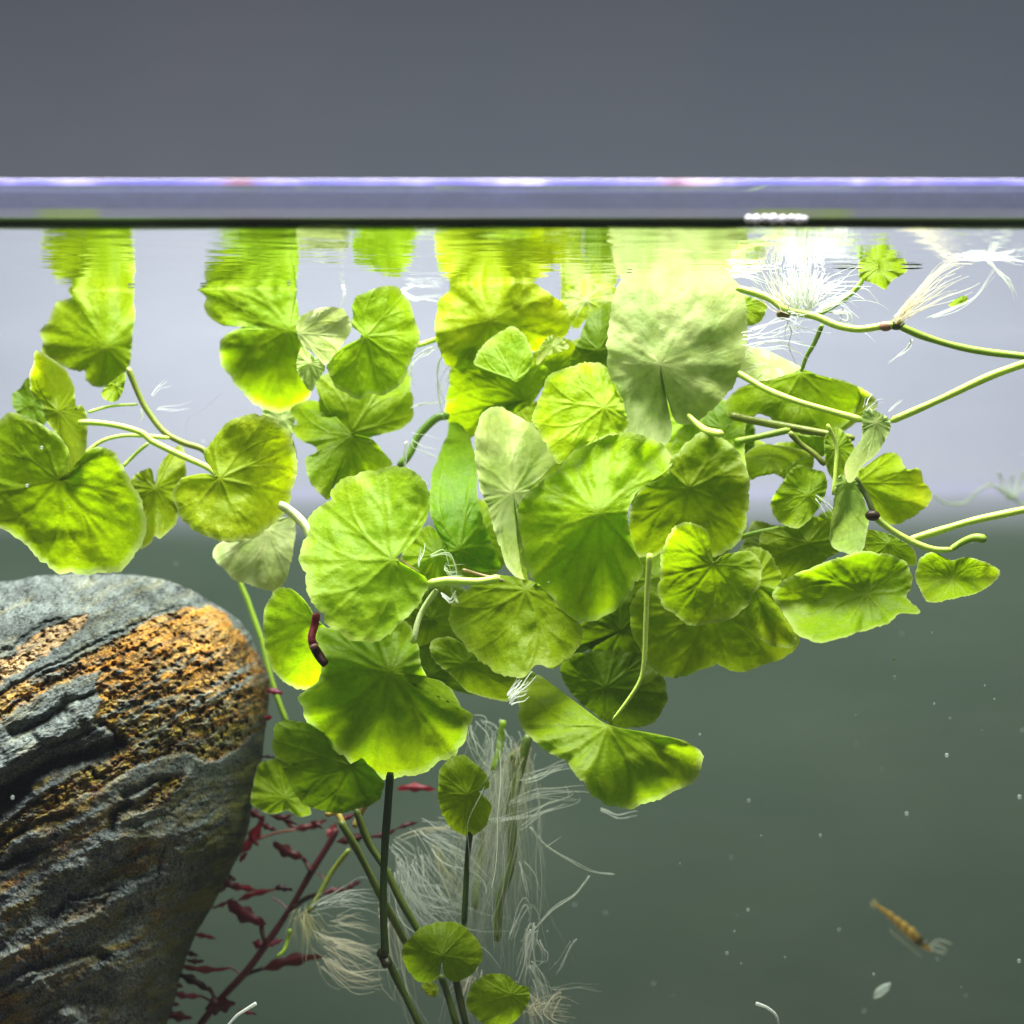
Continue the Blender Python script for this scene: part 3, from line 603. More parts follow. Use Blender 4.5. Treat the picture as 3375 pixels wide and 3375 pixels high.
# --- plant 4: lower front of the mass
p4 = empty('pennywort_plant', P(1500, 2000, .44), 'pennywort of the lower middle with one light green white-veined leaf in front of all', 'aquatic plant', 'pennywort plants floating in the aquarium')
leaf(p4, 'F', .428, 'light', (955,665), [(560,240),(600,180),(700,130),(830,95),(980,70),(1080,105),(1180,200),(1190,320),(1150,450),(1080,560),(985,655),(1100,740),(1170,790),(1150,900),(1110,960),(1030,1050),(950,1120),(860,1180),(740,1185),(640,1150),(540,1070),(500,1000),(420,900),(405,800),(370,680),(380,560),(430,470),(420,400),(520,300),(570,290)], gy=-.45, cup=.10, pleat=.045, ruf=.03, rim=.3)
leaf(p4, 'F', .450, 'lime', (440,1060), [(260,840),(200,870),(150,960),(130,1100),(150,1250),(200,1380),(280,1450),(350,1490),(480,1480),(620,1400),(620,1200),(470,1040),(420,960),(350,880)], gx=-.4, gy=.1, pleat=.04)
leaf(p4, 'F', .4355, 'green', (930,1375), [(500,1100),(640,1110),(740,1100),(900,1080),(1030,1060),(1110,1200),(1130,1320),(1180,1410),(1260,1440),(1350,1520),(1400,1640),(1460,1640),(1440,1740),(1380,1870),(1280,1940),(1120,2030),(910,2060),(750,2010),(640,1920),(530,1830),(470,1780),(420,1700),(380,1620),(360,1540),(400,1500),(480,1430),(520,1300),(470,1180)], gy=-.2, cup=.3, pleat=.22, ruf=.13, rim=.4, tooth=.04)
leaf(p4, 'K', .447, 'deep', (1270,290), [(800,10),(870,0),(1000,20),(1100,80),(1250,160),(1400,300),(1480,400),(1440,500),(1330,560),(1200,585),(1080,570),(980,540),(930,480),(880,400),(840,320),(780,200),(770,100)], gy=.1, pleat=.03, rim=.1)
leaf(p4, 'Z', .4425, 'green', (992,1112), [(848,1160),(860,1130),(900,1100),(940,1085),(985,1092),(1020,1105),(1060,1150),(1085,1170),(1100,1190),(1085,1230),(1040,1258),(1010,1255),(985,1278),(940,1270),(900,1240),(870,1210),(850,1180)], gy=-.55, cup=.15, pleat=.035, rim=.2)
leaf(p4, 'F', .455, 'green', (1420,1330), [(1190,1230),(1230,1170),(1330,1160),(1450,1230),(1700,1330),(1860,1390),(1800,1450),(1700,1560),(1560,1545),(1430,1500),(1330,1400),(1230,1320)], gy=.1, pleat=.1)
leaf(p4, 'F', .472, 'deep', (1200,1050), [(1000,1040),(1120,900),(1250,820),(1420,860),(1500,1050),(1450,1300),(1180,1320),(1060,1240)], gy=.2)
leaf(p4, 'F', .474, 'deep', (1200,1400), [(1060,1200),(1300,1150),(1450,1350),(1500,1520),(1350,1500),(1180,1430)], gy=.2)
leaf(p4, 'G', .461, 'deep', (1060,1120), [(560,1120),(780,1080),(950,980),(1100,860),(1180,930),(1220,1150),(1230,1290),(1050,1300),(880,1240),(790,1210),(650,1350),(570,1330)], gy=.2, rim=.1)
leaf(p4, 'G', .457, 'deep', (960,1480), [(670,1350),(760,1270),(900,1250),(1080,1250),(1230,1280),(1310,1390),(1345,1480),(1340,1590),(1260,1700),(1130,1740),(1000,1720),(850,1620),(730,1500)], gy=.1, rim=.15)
leaf(p4, 'Z', .431, 'green', (1146,1370), [(985,1300),(1010,1272),(1040,1290),(1100,1335),(1150,1368),(1240,1385),(1300,1402),(1328,1430),(1310,1470),(1270,1495),(1210,1520),(1180,1525),(1140,1515),(1110,1490),(1070,1440),(1030,1415),(990,1380),(978,1340)], gy=-.9, cup=.12, pleat=.22, ruf=.12, rim=.4)
stem(p4, 'G', .425, [(1240,628),(1225,850),(1215,1100),(1205,1300),(1180,1430),(1100,1560),(1000,1690)], 10, 'y', 'petiole', r2=6, d2=.430)
stem(p4, 'L', .446, [(360,330),(340,600),(325,800),(315,1100),(320,1300),(330,1500)], 13, 'd')
stem(p4, 'L', .446, [(330,1490),(400,1650),(480,1800),(560,1960)], 12, (.08, .14, .02))
stem(p4, 'L', .446, [(300,1470),(325,1520),(350,1560)], 19, (.04, .04, .015), 'node')
strands(p4, 'root', 'F', [(.43, [(1690,1550),(1740,1500),(1790,1450),(1830,1410)], 5, 12, 22, PALE, .002), (.432, [(1700,1560),(1760,1530),(1800,1480)], 4, 8, 18, PALE, .002)], M_root)
# --- plant 5: the right runners
p5 = empty('pennywort_plant', P(2750, 1500, .45), 'pennywort on the right with long pale runners and a tiny curled leaf at the surface', 'aquatic plant', 'pennywort plants floating in the aquarium')
leaf(p5, 'G', .441, 'green', (1640,700), [(1310,740),(1310,640),(1340,540),(1400,460),(1480,430),(1560,450),(1610,500),(1635,600),(1645,680),(1700,640),(1780,620),(1870,610),(1940,680),(1950,800),(1890,900),(1860,960),(1790,1020),(1700,1060),(1600,1080),(1500,1085),(1420,1030),(1330,960),(1290,870)], gy=.15, cup=.25, pleat=.05, ruf=.05, rim=.35)
leaf(p5, 'Z', .449, 'mid', (1340,1150), [(1195,1130),(1240,1090),(1290,1120),(1350,1130),(1420,1100),(1470,1110),(1490,1160),(1508,1210),(1480,1240),(1440,1255),(1390,1268),(1350,1255),(1290,1275),(1250,1275),(1210,1230),(1190,1180)], gy=-.1, pleat=.08, ruf=.10, tooth=.03, rim=.2)
leaf(p5, 'Z', .446, 'mid', (1420,1100), [(1380,1050),(1440,1035),(1475,1090),(1462,1130),(1500,1190),(1495,1220),(1450,1215),(1410,1180),(1380,1120)], ruf=.18, pleat=.16, rim=.4)
leaf(p5, 'H', .4345, 'green', (930,880), [(330,880),(400,800),(520,740),(680,680),(820,630),(950,615),(1100,640),(1180,690),(1220,760),(1210,840),(1190,910),(1250,970),(1260,1010),(1150,1010),(1060,1070),(880,1130),(700,1180),(600,1190),(500,1150),(440,1060),(370,960)], gy=-.5, cup=.1, pleat=.05, fold=(-.12, -.7), ruf=.07, rim=.4)
leaf(p5, 'H', .444, 'lime', (1480,790), [(1240,760),(1270,660),(1360,620),(1470,670),(1560,650),(1680,680),(1770,730),(1760,790),(1650,870),(1500,910),(1330,940),(1290,900),(1260,830)], gy=-.6, fold=(.0, -1.1), rim=.5)
leaf(p5, 'D', .461, 'lime', (870,1720), [(850,1680),(960,1590),(1050,1530),(1120,1540),(1160,1600),(1200,1640),(1260,1630),(1290,1700),(1340,1790),(1310,1870),(1250,1920),(1110,1990),(1030,1950),(960,1880),(900,1790)], gx=.3, gy=-.3, tooth=.04, pleat=.1, rim=.2)
leaf(p5, 'D', .455, 'mid', (560,1800), [(320,1850),(370,1750),(440,1650),(500,1610),(600,1640),(660,1660),(680,1740),(640,1850),(590,1930),(500,2010),(430,2000),(360,1960),(330,1900)], gy=-.3, ruf=.10)
leaf(p5, 'H', .453, 'green', (560,560), [(260,500),(450,440),(540,380),(680,420),(740,470),(760,600),(680,660),(520,760),(400,800),(330,860),(320,700),(260,640)], gy=.1, rim=.1)
leaf(p5, 'D', .443, 'silver', (990,1340), [(900,1300),(930,1250),(1000,1270),(1080,1330),(1060,1430),(1000,1530),(900,1620),(850,1700),(810,1720),(790,1620),(840,1520),(900,1430)], pale=.3, ruf=.12, gx=.6)
leaf(p5, 'H', .440, (.40, .56, .14), (800,170), [(730,200),(760,130),(830,120),(870,180),(920,300),(940,400),(920,560),(880,620),(780,620),(700,560),(700,450),(720,300)], pale=.12, pleat=.14, rim=.4, fold=(1.5, .8))
leaf(p5, 'D', .466, 'green', (510,1025), [(30,1250),(100,1130),(270,1070),(400,1040),(510,1000),(640,1040),(780,1080),(880,1110),(930,1160),(880,1250),(800,1340),(680,1400),(640,1420),(480,1400),(380,1350),(240,1280),(180,1330),(100,1330)], gy=-.5, pleat=.09, rim=.3)
leaf(p5, 'D', .460, 'white', (330,960), [(120,860),(280,875),(400,930),(510,990),(400,1040),(270,1070),(120,1040)], gy=-1.2, pale=.9, pleat=.02)
leaf(p5, 'D', .459, 'mid', (320,1560), [(140,1560),(250,1480),(400,1490),(570,1530),(480,1590),(380,1650),(250,1680),(190,1700),(140,1620)], gy=-1.6, fold=(.0, .8), rim=.8)
leaf(p5, 'D', .452, 'green', (740,1500), [(670,1420),(740,1370),(830,1450),(850,1540),(800,1640),(740,1720),(680,1640),(660,1520)], ruf=.12)
leaf(p5, 'D', .474, 'mid', (560,1240), [(420,1060),(640,1040),(880,1110),(1000,1220),(880,1320),(760,1400),(520,1420),(430,1300)], gy=-.3)
leaf(p5, 'H', .455, 'green', (1070,560), [(920,480),(1060,500),(1180,560),(1240,620),(1240,700),(1150,690),(1000,640),(930,600)], rim=.3)
leaf(p5, 'D', .475, 'deep', (100,1450), [(-100,1200),(150,1250),(220,1400),(180,1620),(60,1700),(-120,1600)], gy=.1)
leaf(p5, 'D', .441, 'green', (1000,352), [(885,345),(1000,340),(1120,340),(1190,345),(1175,385),(1140,405),(1085,440),(1050,490),(980,455),(895,425),(880,390)], gy=-.9, ruf=.25, pleat=.15, tooth=.05)
R_ = [('D', .441, [(100,480),(300,540),(420,620),(600,660),(740,720),(880,745),(1030,725),(1110,712)], 12, 'y', 'stem', .430), ('D', .430, [(1110,710),(1200,750),(1300,790),(1500,850),(1700,890),(1990,925)], 12, 'g', 'stem', .425),
      ('D', .443, [(620,650),(760,570),(860,490),(905,425)], 9, 'g', 'petiole', None), ('D', .448, [(645,720),(600,830),(545,920),(512,1010)], 8, (.22, .38, .04), 'petiole', .462),
      ('D', .436, [(2000,945),(1900,975),(1700,1050),(1400,1190),(1080,1330)], 13, 'y', 'stem', .446), ('D', .458, [(90,1015),(150,1045),(300,1130),(480,1200),(680,1260),(900,1325)], 11, 'y', 'stem', .446),
      ('D', .458, [(60,1290),(180,1320),(400,1360),(700,1415),(850,1440)], 13, 'o', 'stem', None), ('D', .457, [(90,1460),(190,1440),(330,1410),(440,1385)], 11, 'g', 'stem', None), ('D', .450, [(440,1400),(520,1480),(600,1540),(660,1610)], 10, 'o', 'petiole', None),
      ('D', .445, [(680,1350),(740,1480),(730,1650),(715,1800)], 7, 'y', 'petiole', None),
      ('H', .442, [(850,140),(930,260),(975,390)], 10, (.14, .20, .05), 'stem', None), ('H', .442, [(970,385),(1080,470),(1240,560),(1360,600),(1470,602)], 11, 'y', 'stem', None),
      ('H', .442, [(1460,604),(1550,550),(1620,525),(1685,538)], 9, 'g', 'bud', None), ('H', .450, [(1200,540),(1400,480),(1600,420),(1800,375),(1990,335)], 12, 'y', 'stem', None),
      ('H', .462, [(100,530),(250,490),(380,465)], 9, 'g', 'petiole', None)]
for (t, d, pts, r, c, nm, d2) in R_: stem(p5, t, d, pts, r, c, nm, d2=d2, r2=(16 if nm == 'bud' else None))
for (t, x, y, d, r, c) in (('D', 400, 650, .440, 17, 'b'), ('D', 1120, 712, .430, 20, (.10, .13, .03)), ('D', 1050, 725, .430, 17, (.42, .22, .14)), ('H', 968, 385, .441, 18, (.06, .03, .02))):
    g = Geo(); q = T(t, [(x, y)])[0]; rw = r*d/6750; g.ball(P(q[0], q[1], d), (rw*1.4, rw, rw), 12, SC[c] if isinstance(c, str) else c); g.build('node', M_stem, p5)
strands(p5, 'root', 'D', [(.441, [(470,610),(440,480),(400,345)], 4, 36, 34, WHT, .004), (.441, [(520,590),(500,470),(480,345)], 4, 40, 34, WHT, .004), (.441, [(450,540),(430,440),(420,345)], 4, 18, 36, WHT, .004), (.441, [(560,590),(540,450),(540,345)], 3.5, 90, 30, WHT, .004), (.441, [(430,620),(360,520),(300,345)], 3, 24, 34, CRM, .004),
    (.441, [(600,600),(720,520),(860,480),(960,540)], 3, 16, 40, WHT), (.441, [(600,480),(720,440),(860,400)], 3, 16, 34, WHT), (.445, [(130,800),(300,770),(450,720),(680,760)], 3, 12, 26, WHT),
    (.445, [(180,840),(400,810),(520,890)], 3, 6, 20, WHT), (.443, [(400,660),(470,690),(440,790),(520,870)], 3, 7, 26, WHT), (.441, [(60,395),(180,380),(330,420)], 3, 10, 20, WHT), (.441, [(40,330),(180,250),(330,345)], 3, 6, 14, CRM),
    (.443, [(700,640),(790,640),(800,700),(720,690)], 8, 5, 10, WHT)], M_rootd, None)
strands(p5, 'root', 'D', [(.428, [(1100,700),(1200,580),(1290,470),(1420,345),(1560,285),(1690,285)], 3.2, 16, 12, CRM, .003), (.428, [(1100,700),(1240,600),(1400,500),(1600,410)], 3, 16, 22, CRM, .003), (.428, [(1120,700),(1230,560),(1330,500)], 5, 12, 12, (.66, .52, .30), .003),
    (.4238, [(1480,270),(1600,290),(1750,290),(1990,330)], 4, 8, 10, WHT, .002), (.4238, [(1690,290),(1770,370),(1850,450),(1900,560)], 4, 6, 8, PALE, .002), (.4250, [(1270,690),(1480,620),(1620,540),(1720,400),(1770,340)], 4, 4, 5, PALE, .001),
    (.4238, [(1690,290),(1760,200),(1780,160)], 3, 5, 12, PALE, .002), (.428, [(1220,800),(1200,870),(1100,960),(1040,990)], 4, 5, 10, PALE, .002)], M_root)
strands(p5, 'root', 'D', [(.444, [(930,1260),(980,1220),(1030,1200)], 3, 9, 14, WHT), (.444, [(1060,1280),(1110,1240),(1160,1190)], 2, 4, 10, WHT), (.455, [(600,1800),(660,1850),(720,1930)], 4, 8, 12, WHT)], M_root)
g = leaf(p5, 'D', .4270, 'lime', (1530,560), [(1450,590),(1500,550),(1560,530),(1570,560),(1530,590),(1480,600)], rim=.1)
# --- plant 6: the rooted stems at the bottom
p6 = empty('pennywort_plant', P(1500, 3100, .46), 'rooted pennywort at the bottom, small leaves on dark stems in a veil of white roots', 'aquatic plant')
leaf(p6, 'K', .478, 'lime', (850,490), [(680,280),(760,250),(830,240),(900,350),(960,440),(1000,540),(1010,600),(930,610),(870,570),(810,590),(740,590),(680,560),(630,520),(650,400)], ruf=.14, gy=-.4)
leaf(p6, 'L', .454, 'green', (850,470), [(760,230),(830,220),(920,290),(985,360),(985,430),(925,450),(1000,530),(990,620),(950,690),(870,740),(790,710),(720,650),(680,560),(665,450),(670,330),(710,270)], gy=.05, rim=.15, pleat=.03)
leaf(p6, 'L', .449, 'green', (690,1500), [(570,1310),(700,1280),(800,1295),(880,1350),(930,1420),(945,1500),(910,1580),(840,1640),(760,1660),(705,1620),(690,1530),(670,1620),(620,1665),(540,1660),(480,1600),(440,1520),(440,1440),(500,1370)], gy=-.05, pleat=.03, rim=.15)
leaf(p6, 'L', .451, 'mid', (1130,1750), [(860,1730),(900,1660),(1000,1610),(1100,1620),(1170,1680),(1240,1700),(1240,1790),(1190,1880),(1100,1940),(980,1940),(890,1880),(845,1810)], gy=0, ruf=.08, rim=.25)
leaf(p6, 'L', .465, 'olive', (640,1720), [(560,1680),(640,1670),(670,1720),(640,1760),(590,1740)], rim=0)
for (d, pts, r, c) in ((.458, [(40,640),(150,830),(290,1100),(400,1300),(460,1420)], 12, (.16, .22, .03)), (.456, [(140,560),(220,780),(330,950),(420,1130),(560,1370)], 12, (.14, .20, .03)),
        (.456, [(870,700),(850,900),(830,1300)], 10, 'd'), (.458, [(680,1620),(740,1800),(790,1960)], 11, (.10, .15, .02)), (.458, [(770,1620),(810,1800),(850,1960)], 12, (.06, .08, .02)),
        (.472, [(1080,0),(1050,200),(1010,330)], 12, 'g'), (.470, [(1240,90),(1190,300),(1140,560),(1130,900),(1060,1130),(1040,1400)], 15, (.20, .30, .06)), (.50, [(950,640),(930,900),(900,1200)], 10, (.2, .28, .08)), (.474, [(1140,200),(1130,420),(1100,700)], 10, (.2, .28, .08))):
    stem(p6, 'L', d, pts, r, c)
stem(p6, 'K', .478, [(1260,820),(1150,960),(1060,1120),(1000,1220)], 9, 'o'); stem(p6, 'K', .480, [(880,1330),(850,1450),(800,1500)], 7, 'g')
stem(p6, 'K', .470, [(1110,600),(1180,590),(1230,680)], 10, (.45, .32, .05), 'node'); stem(p6, 'K', .474, [(1290,680),(1360,540),(1440,480)], 11, (.40, .28, .10), 'node')
strands(p6, 'root_veil', 'L', [(.47, [(1240,1750),(1300,1850),(1350,1960)], 4, 40, 60, CRM, .006), (.476, [(560,700),(700,800),(850,900),(960,1100)], 4, 30, 60, PALE, .008), (.476, [(420,900),(500,1150),(700,1350),(900,1400)], 4, 30, 70, PALE, .008), (.480, [(1180,250),(1080,600),(980,1000),(960,1300),(1000,1600)], 4, 110, 85, (.62, .64, .48), .014), (.482, [(1050,100),(1050,400),(1000,800),(930,1300)], 3.5, 70, 90, PALE, .014),
    (.478, [(1220,150),(1120,330),(1020,480)], 5, 24, 40, (.68, .62, .38), .006)], M_faint, 'stuff')
strands(p6, 'root', 'L', [(.475, [(860,0),(870,100),(930,230),(1000,320)], 4, 7, 14, PALE), (.475, [(1060,0),(1100,90),(1140,130)], 4, 4, 10, PALE), (.475, [(900,0),(980,60),(990,230)], 3, 5, 22, PALE),
    (.468, [(1180,390),(1300,350),(1450,290),(1640,240)], 3.5, 7, 14, PALE), (.468, [(1100,540),(1300,470),(1500,460),(1660,470)], 3.5, 8, 12, WHT), (.466, [(980,640),(1200,600),(1380,540),(1520,480),(1500,400)], 4, 7, 12, WHT),
    (.468, [(1170,720),(1300,600),(1480,510)], 3, 5, 14, PALE), (.462, [(1250,680),(1340,780),(1500,880),(1640,955),(1790,970)], 5, 3, 4, PALE, .001), (.462, [(1350,800),(1400,770),(1450,730)], 3, 1, 3, PALE),
    (.463, [(1640,980),(1540,1100),(1400,1200),(1280,1330),(1140,1450)], 4, 4, 7, PALE, .001), (.463, [(1120,1400),(1170,1280),(1240,1160),(1280,1230),(1260,1330)], 4, 6, 12, WHT, .002), (.465, [(1170,860),(1220,1000),(1260,1200)], 3, 5, 16, PALE, .003),
    (.463, [(1270,1300),(1240,1450),(1220,1600),(1210,1700)], 5, 12, 16, PALE), (.464, [(1300,1400),(1350,1500),(1340,1560),(1260,1560)], 3.5, 4, 8, WHT), (.466, [(1250,1540),(1320,1680),(1370,1850),(1400,1960)], 4, 12, 22, PALE),
    (.470, [(1540,1380),(1460,1520),(1380,1640)], 3, 4, 10, PALE), (.468, [(1480,1740),(1400,1800),(1390,1900),(1500,1940)], 3.5, 6, 30, CRM), (.468, [(1220,1860),(1350,1830),(1500,1860)], 3, 12, 34, CRM), (.47, [(1380,1700),(1540,1680),(1690,1690)], 2, 3, 12, PALE),
    (.476, [(1700,570),(1800,610),(1932,600)], 4, 3, 5, PALE, .001)], M_root)
strands(p6, 'root_veil', 'L', [(.474, [(760,680),(560,700),(420,750),(370,850)], 4, 8, 10, CRM, .003), (.476, [(640,780),(700,950),(780,1100),(800,1200)], 5, 20, 26, (.75, .74, .52), .005), (.476, [(420,900),(480,1080),(620,1230),(800,1260)], 4, 26, 36, PALE, .005),
    (.476, [(560,860),(600,1000),(700,1150)], 4, 14, 30, PALE, .005), (.476, [(380,780),(500,900),(520,1150),(560,1280)], 3, 14, 34, PALE, .005), (.472, [(650,1050),(700,1120),(750,1190)], 9, 6, 8, WHT, .002),
    (.474, [(0,1160),(120,1140),(280,1180)], 3, 12, 26, PALE, .004), (.474, [(0,1290),(150,1290),(280,1340)], 3, 12, 30, CRM, .004), (.474, [(0,1430),(120,1480),(300,1560)], 4, 16, 26, CRM, .004), (.474, [(-60,1500),(60,1600),(200,1620),(360,1600)], 5, 22, 30, CRM, .004),
    (.474, [(350,1200),(420,1400),(480,1700),(620,1960)], 4, 24, 46, CRM, .006), (.474, [(900,1600),(860,1750),(880,1960)], 4, 24, 40, CRM, .006)], M_faint, 'stuff')
strands(p6, 'root_veil', 'K', [(.480, [(960,1210),(960,1330),(1000,1460)], 5, 34, 34, (.72, .70, .38), .004), (.478, [(1030,1200),(1180,1140),(1300,1150)], 3, 14, 26, PALE, .004), (.478, [(1050,1380),(1250,1470),(1420,1540)], 4, 24, 34, CRM, .004)], M_faint, 'stuff')

# ------------------------------------------------------------------ boulder
def inpoly(x, y, poly):
    poly = np.asarray(poly, float); r = np.zeros(x.shape, bool); j = len(poly)-1
    for i in range(len(poly)):
        xi, yi = poly[i]; xj, yj = poly[j]
        c = ((yi > y) != (yj > y)) & (x < (xj-xi)*(y-yi)/(yj-yi+1e-9)+xi); r ^= c; j = i
    return r
def polyd(x, y, pl):
    d = np.full(x.shape, 1e9)
    for (a, b) in zip(pl[:-1], pl[1:]):
        ax, ay = a; bx, by = b; vx, vy = bx-ax, by-ay
        t = np.clip(((x-ax)*vx+(y-ay)*vy)/(vx*vx+vy*vy), 0, 1)
        d = np.minimum(d, np.hypot(x-ax-t*vx, y-ay-t*vy))
    return d
def smooth_poly(x, y, poly, w):                    # 1 inside, 0 outside, soft over w
    ins = inpoly(x, y, poly); dd = polyd(x, y, list(poly)+[poly[0]])
    return np.clip(.5+np.where(ins, dd, -dd)/w, 0, 1)
def make_rock():
    sil = T('Z', [(-900,1150),(-600,1110),(-300,1100),(0,1096),(60,1088),(130,1084),(235,1083),(290,1090),(350,1110),(430,1152),(465,1190),(485,1225),(505,1270),(508,1320),(500,1380),(492,1440),(482,1500),(460,1590),(430,1655),(400,1712),(372,1760),(345,1830),(315,1932),(280,2030),(240,2110),(-300,2130),(-900,2110),(-1100,1700),(-1060,1300)])
    sil = catmull(sil, 4000, True)
    c = T('Z', [(-200, 1560)])[0]; yc, bz = .495, .055
    sa = np.arctan2(sil[:, 1]-c[1], sil[:, 0]-c[0]); sr = np.hypot(sil[:, 0]-c[0], sil[:, 1]-c[1]); o = np.argsort(sa); sa = sa[o]; sr = sr[o]
    al = np.concatenate([np.linspace(-1.75, 1.35, 1000, endpoint=False), np.linspace(1.35, 2*np.pi-1.75, 120, endpoint=False)])
    Rr = np.interp((al+np.pi) % (2*np.pi)-np.pi, sa, sr, period=2*np.pi)
    NR = 330
    rho = (np.arange(1, NR+1)/NR)**.80
    a = al[None]; r = rho[:, None]
    wob = 1+.006*fbm(np.cos(al)*14, np.sin(al)*14, 4, 31)+.002*fbm(np.cos(al)*60, np.sin(al)*60, 3, 32)
    px = c[0]+r*(Rr*wob)[None]*np.cos(a); py = c[1]+r*(Rr*wob)[None]*np.sin(a)
    base = yc-bz*(1-r**2.6)**(1/2.2)
    # tile-I coordinates of every point, warped so nothing has a drawn edge
    u = px*1.932; v = (py-1850)*1.932
    wu = u+28*fbm(u/90, v/90, 4, 1)+10*fbm(u/22, v/22, 3, 2); wv = v+22*fbm(u/100, v/100, 4, 3)+10*fbm(u/20, v/20, 3, 4)
    th = math.radians(-27); al_ = wu*math.cos(th)+wv*math.sin(th); ac = -wu*math.sin(th)+wv*math.cos(th)
    och1 = [(-200,760),(0,620),(90,590),(160,520),(250,470),(350,400),(450,360),(545,335),(520,420),(440,490),(330,560),(200,640),(100,710),(0,780),(-200,900)]
    och2 = [(-200,950),(0,840),(200,745),(500,620),(800,460),(950,360),(1150,300),(1330,290),(1430,330),(1560,480),(1680,650),(1730,800),(1760,950),(1700,1060),(1600,1110),(1500,1200),(1370,1280),(1200,1230),(1000,1250),(800,1340),(650,1450),(450,1520),(200,1670),(0,1870),(-200,1980),(-200,1880),(0,1700),(200,1530),(400,1400),(600,1290),(760,1190),(700,1080),(600,1000),(640,900),(600,790),(640,690),(400,780),(250,850),(100,950),(0,1030),(-200,1150)]
    och3 = [(820,1570),(900,1510),(1000,1440),(1080,1360),(1180,1360),(1150,1450),(1010,1570),(850,1600)]
    o1 = smooth_poly(wu, wv, och1, 14); o2 = smooth_poly(wu, wv, och2, 22); o3 = smooth_poly(wu, wv, och3, 30)
    cavp = [(360,2240),(420,2190),(520,2170),(640,2150),(700,2130),(640,2220),(560,2260),(420,2290)]
    o4 = smooth_poly(wu, wv, cavp, 16)
    och = np.maximum.reduce([o1, o2, o3, o4*.8])
    greyi = smooth_poly(wu, wv, [(620,700),(760,720),(860,800),(820,920),(900,1000),(820,1060),(700,1000),(640,860)], 120)*.75
    patch = np.clip(fbm(wu/70, wv/45, 4, 12)*2.2-.25, 0, 1)
    och = np.clip(och-greyi*.7*patch-.75*patch*(o2 > .5)*(wv > 650)*.6, 0, 1)
    ochh = och.copy()
    streak = fbm(al_/330, ac/34, 4, 71); st2 = fbm(al_/200, ac/16, 4, 72); och = np.clip(och-.95*np.clip(streak*3.2-.35, 0, 1)*np.clip((v-420)/350, 0, 1)-.5*np.clip(st2*3-.5, 0, 1), 0, 1)
    lowband = np.clip(fbm(al_/420, ac/60, 4, 73)*3.4-.50, 0, 1)*np.clip((v-1150)/250, 0, 1)*np.clip((1250-u)/350, 0, 1); och = np.maximum(och, .75*lowband)
    # relief (metres towards the camera, in units of u)
    cre = [([(-200,640),(0,590),(90,565),(200,460),(300,392),(360,368)], 15, 30), ([(-200,960),(0,835),(150,755),(330,660),(450,610),(560,545),(700,482),(850,402),(1000,325),(1120,288),(1260,282)], 13, 26),
           ([(-200,1130),(0,990),(180,865),(350,775),(520,690)], 9, 20), ([(90,1095),(200,1060),(300,1000),(400,945)], 34, 50), ([(420,905),(520,880),(610,850)], 18, 32),
           ([(-200,1640),(0,1500),(100,1450),(200,1360),(350,1290),(500,1250),(620,1225),(750,1165)], 55, 90), ([(-200,1760),(0,1600),(150,1470)], 60, 90), ([(-200,1930),(0,1810),(120,1735),(200,1700),(310,1640),(450,1605)], 22, 42),
           ([(705,1690),(735,1600),(800,1545)], 30, 62), ([(780,1495),(880,1450),(960,1410),(1050,1385)], 22, 44), ([(345,2270),(390,2175),(450,2148),(560,2140),(690,2108)], 18, 36),
           ([(-100,2700),(150,2615),(350,2540),(560,2500),(660,2520)], 40, 60), ([(-100,2810),(0,2770),(150,2690),(320,2610)], 12, 26), ([(980,2080),(1010,1900),(1060,1760)], 10, 14), ([(850,1690),(960,1640),(1080,1600),(1180,1500)], 16, 20),
           ([(500,520),(620,480),(760,380),(780,310)], 4, 7), ([(1080,300),(1010,260),(830,300)], 4, 6), ([(-100,2000),(120,1890),(300,1830)], 26, 34), ([(600,1010),(700,1060),(760,1150)], 20, 30), ([(200,1120),(300,1180),(460,1130),(600,1060)], 22, 26)]
    h = np.zeros_like(u)
    for pl, wd, dp in cre:
        dd = polyd(wu, wv, pl); h -= dp*np.exp(-(dd/wd)**2)
    for (x, y, rd) in ((1140,480,42), (1040,612,38), (990,875,26), (790,870,30), (720,412,15), (760,745,34), (1300,520,22), (1000,470,20), (1220,440,15), (1480,580,15), (1360,700,18), (1440,840,20), (900,690,18), (1180,830,18), (1080,960,20), (1290,960,24), (250,1430,30), (560,1330,26), (100,280,9), (250,230,7), (210,1230,18)):
        h -= rd*.95*np.exp(-(np.hypot((wu-x), (wv-y)*1.25)/rd)**2)
    # slabs stand proud of the soft ochre bed
    h += 22*(1-ochh)
    h += (1-ochh)*(9*fbm(u/150, v/150, 3, 20)+3.0*fbm(u/16, v/16, 4, 21))
    strata = fbm(al_/260, ac/22, 4, 22)
    h += ochh*(15*strata+20*fbm(u/55, v/40, 4, 23)+6*np.abs(fbm(u/11, v/11, 3, 24))-70*np.clip(fbm(u/30, v/30, 3, 25)-.16, 0, 1))
    low = np.clip((v-1250)/500, 0, 1)
    h += (1-ochh)*low*(60*fbm(al_/430, ac/150, 3, 26)+5*fbm(al_/160, ac/60, 3, 27)+9*fbm(u/60, v/40, 3, 33))
    mid = smooth_poly(u, v, [(0,1000),(250,850),(450,760),(640,760),(720,1000),(760,1180),(600,1270),(300,1330),(0,1500)], 120)
    h += mid*26*(fbm(al_/200, ac/55, 4, 28)); ridge = np.exp(-(polyd(wu, wv, [(-100,1420),(60,1230),(200,1130),(360,1100),(520,1000),(640,980)])/60)**2); h += ridge*34
    h += 30*np.exp(-(polyd(wu, wv, [(0,2560),(300,2380),(560,2290),(640,2260)])/70)**2)+24*np.exp(-(polyd(wu, wv, [(820,1640),(980,1560),(1120,1470),(1190,1380)])/34)**2)
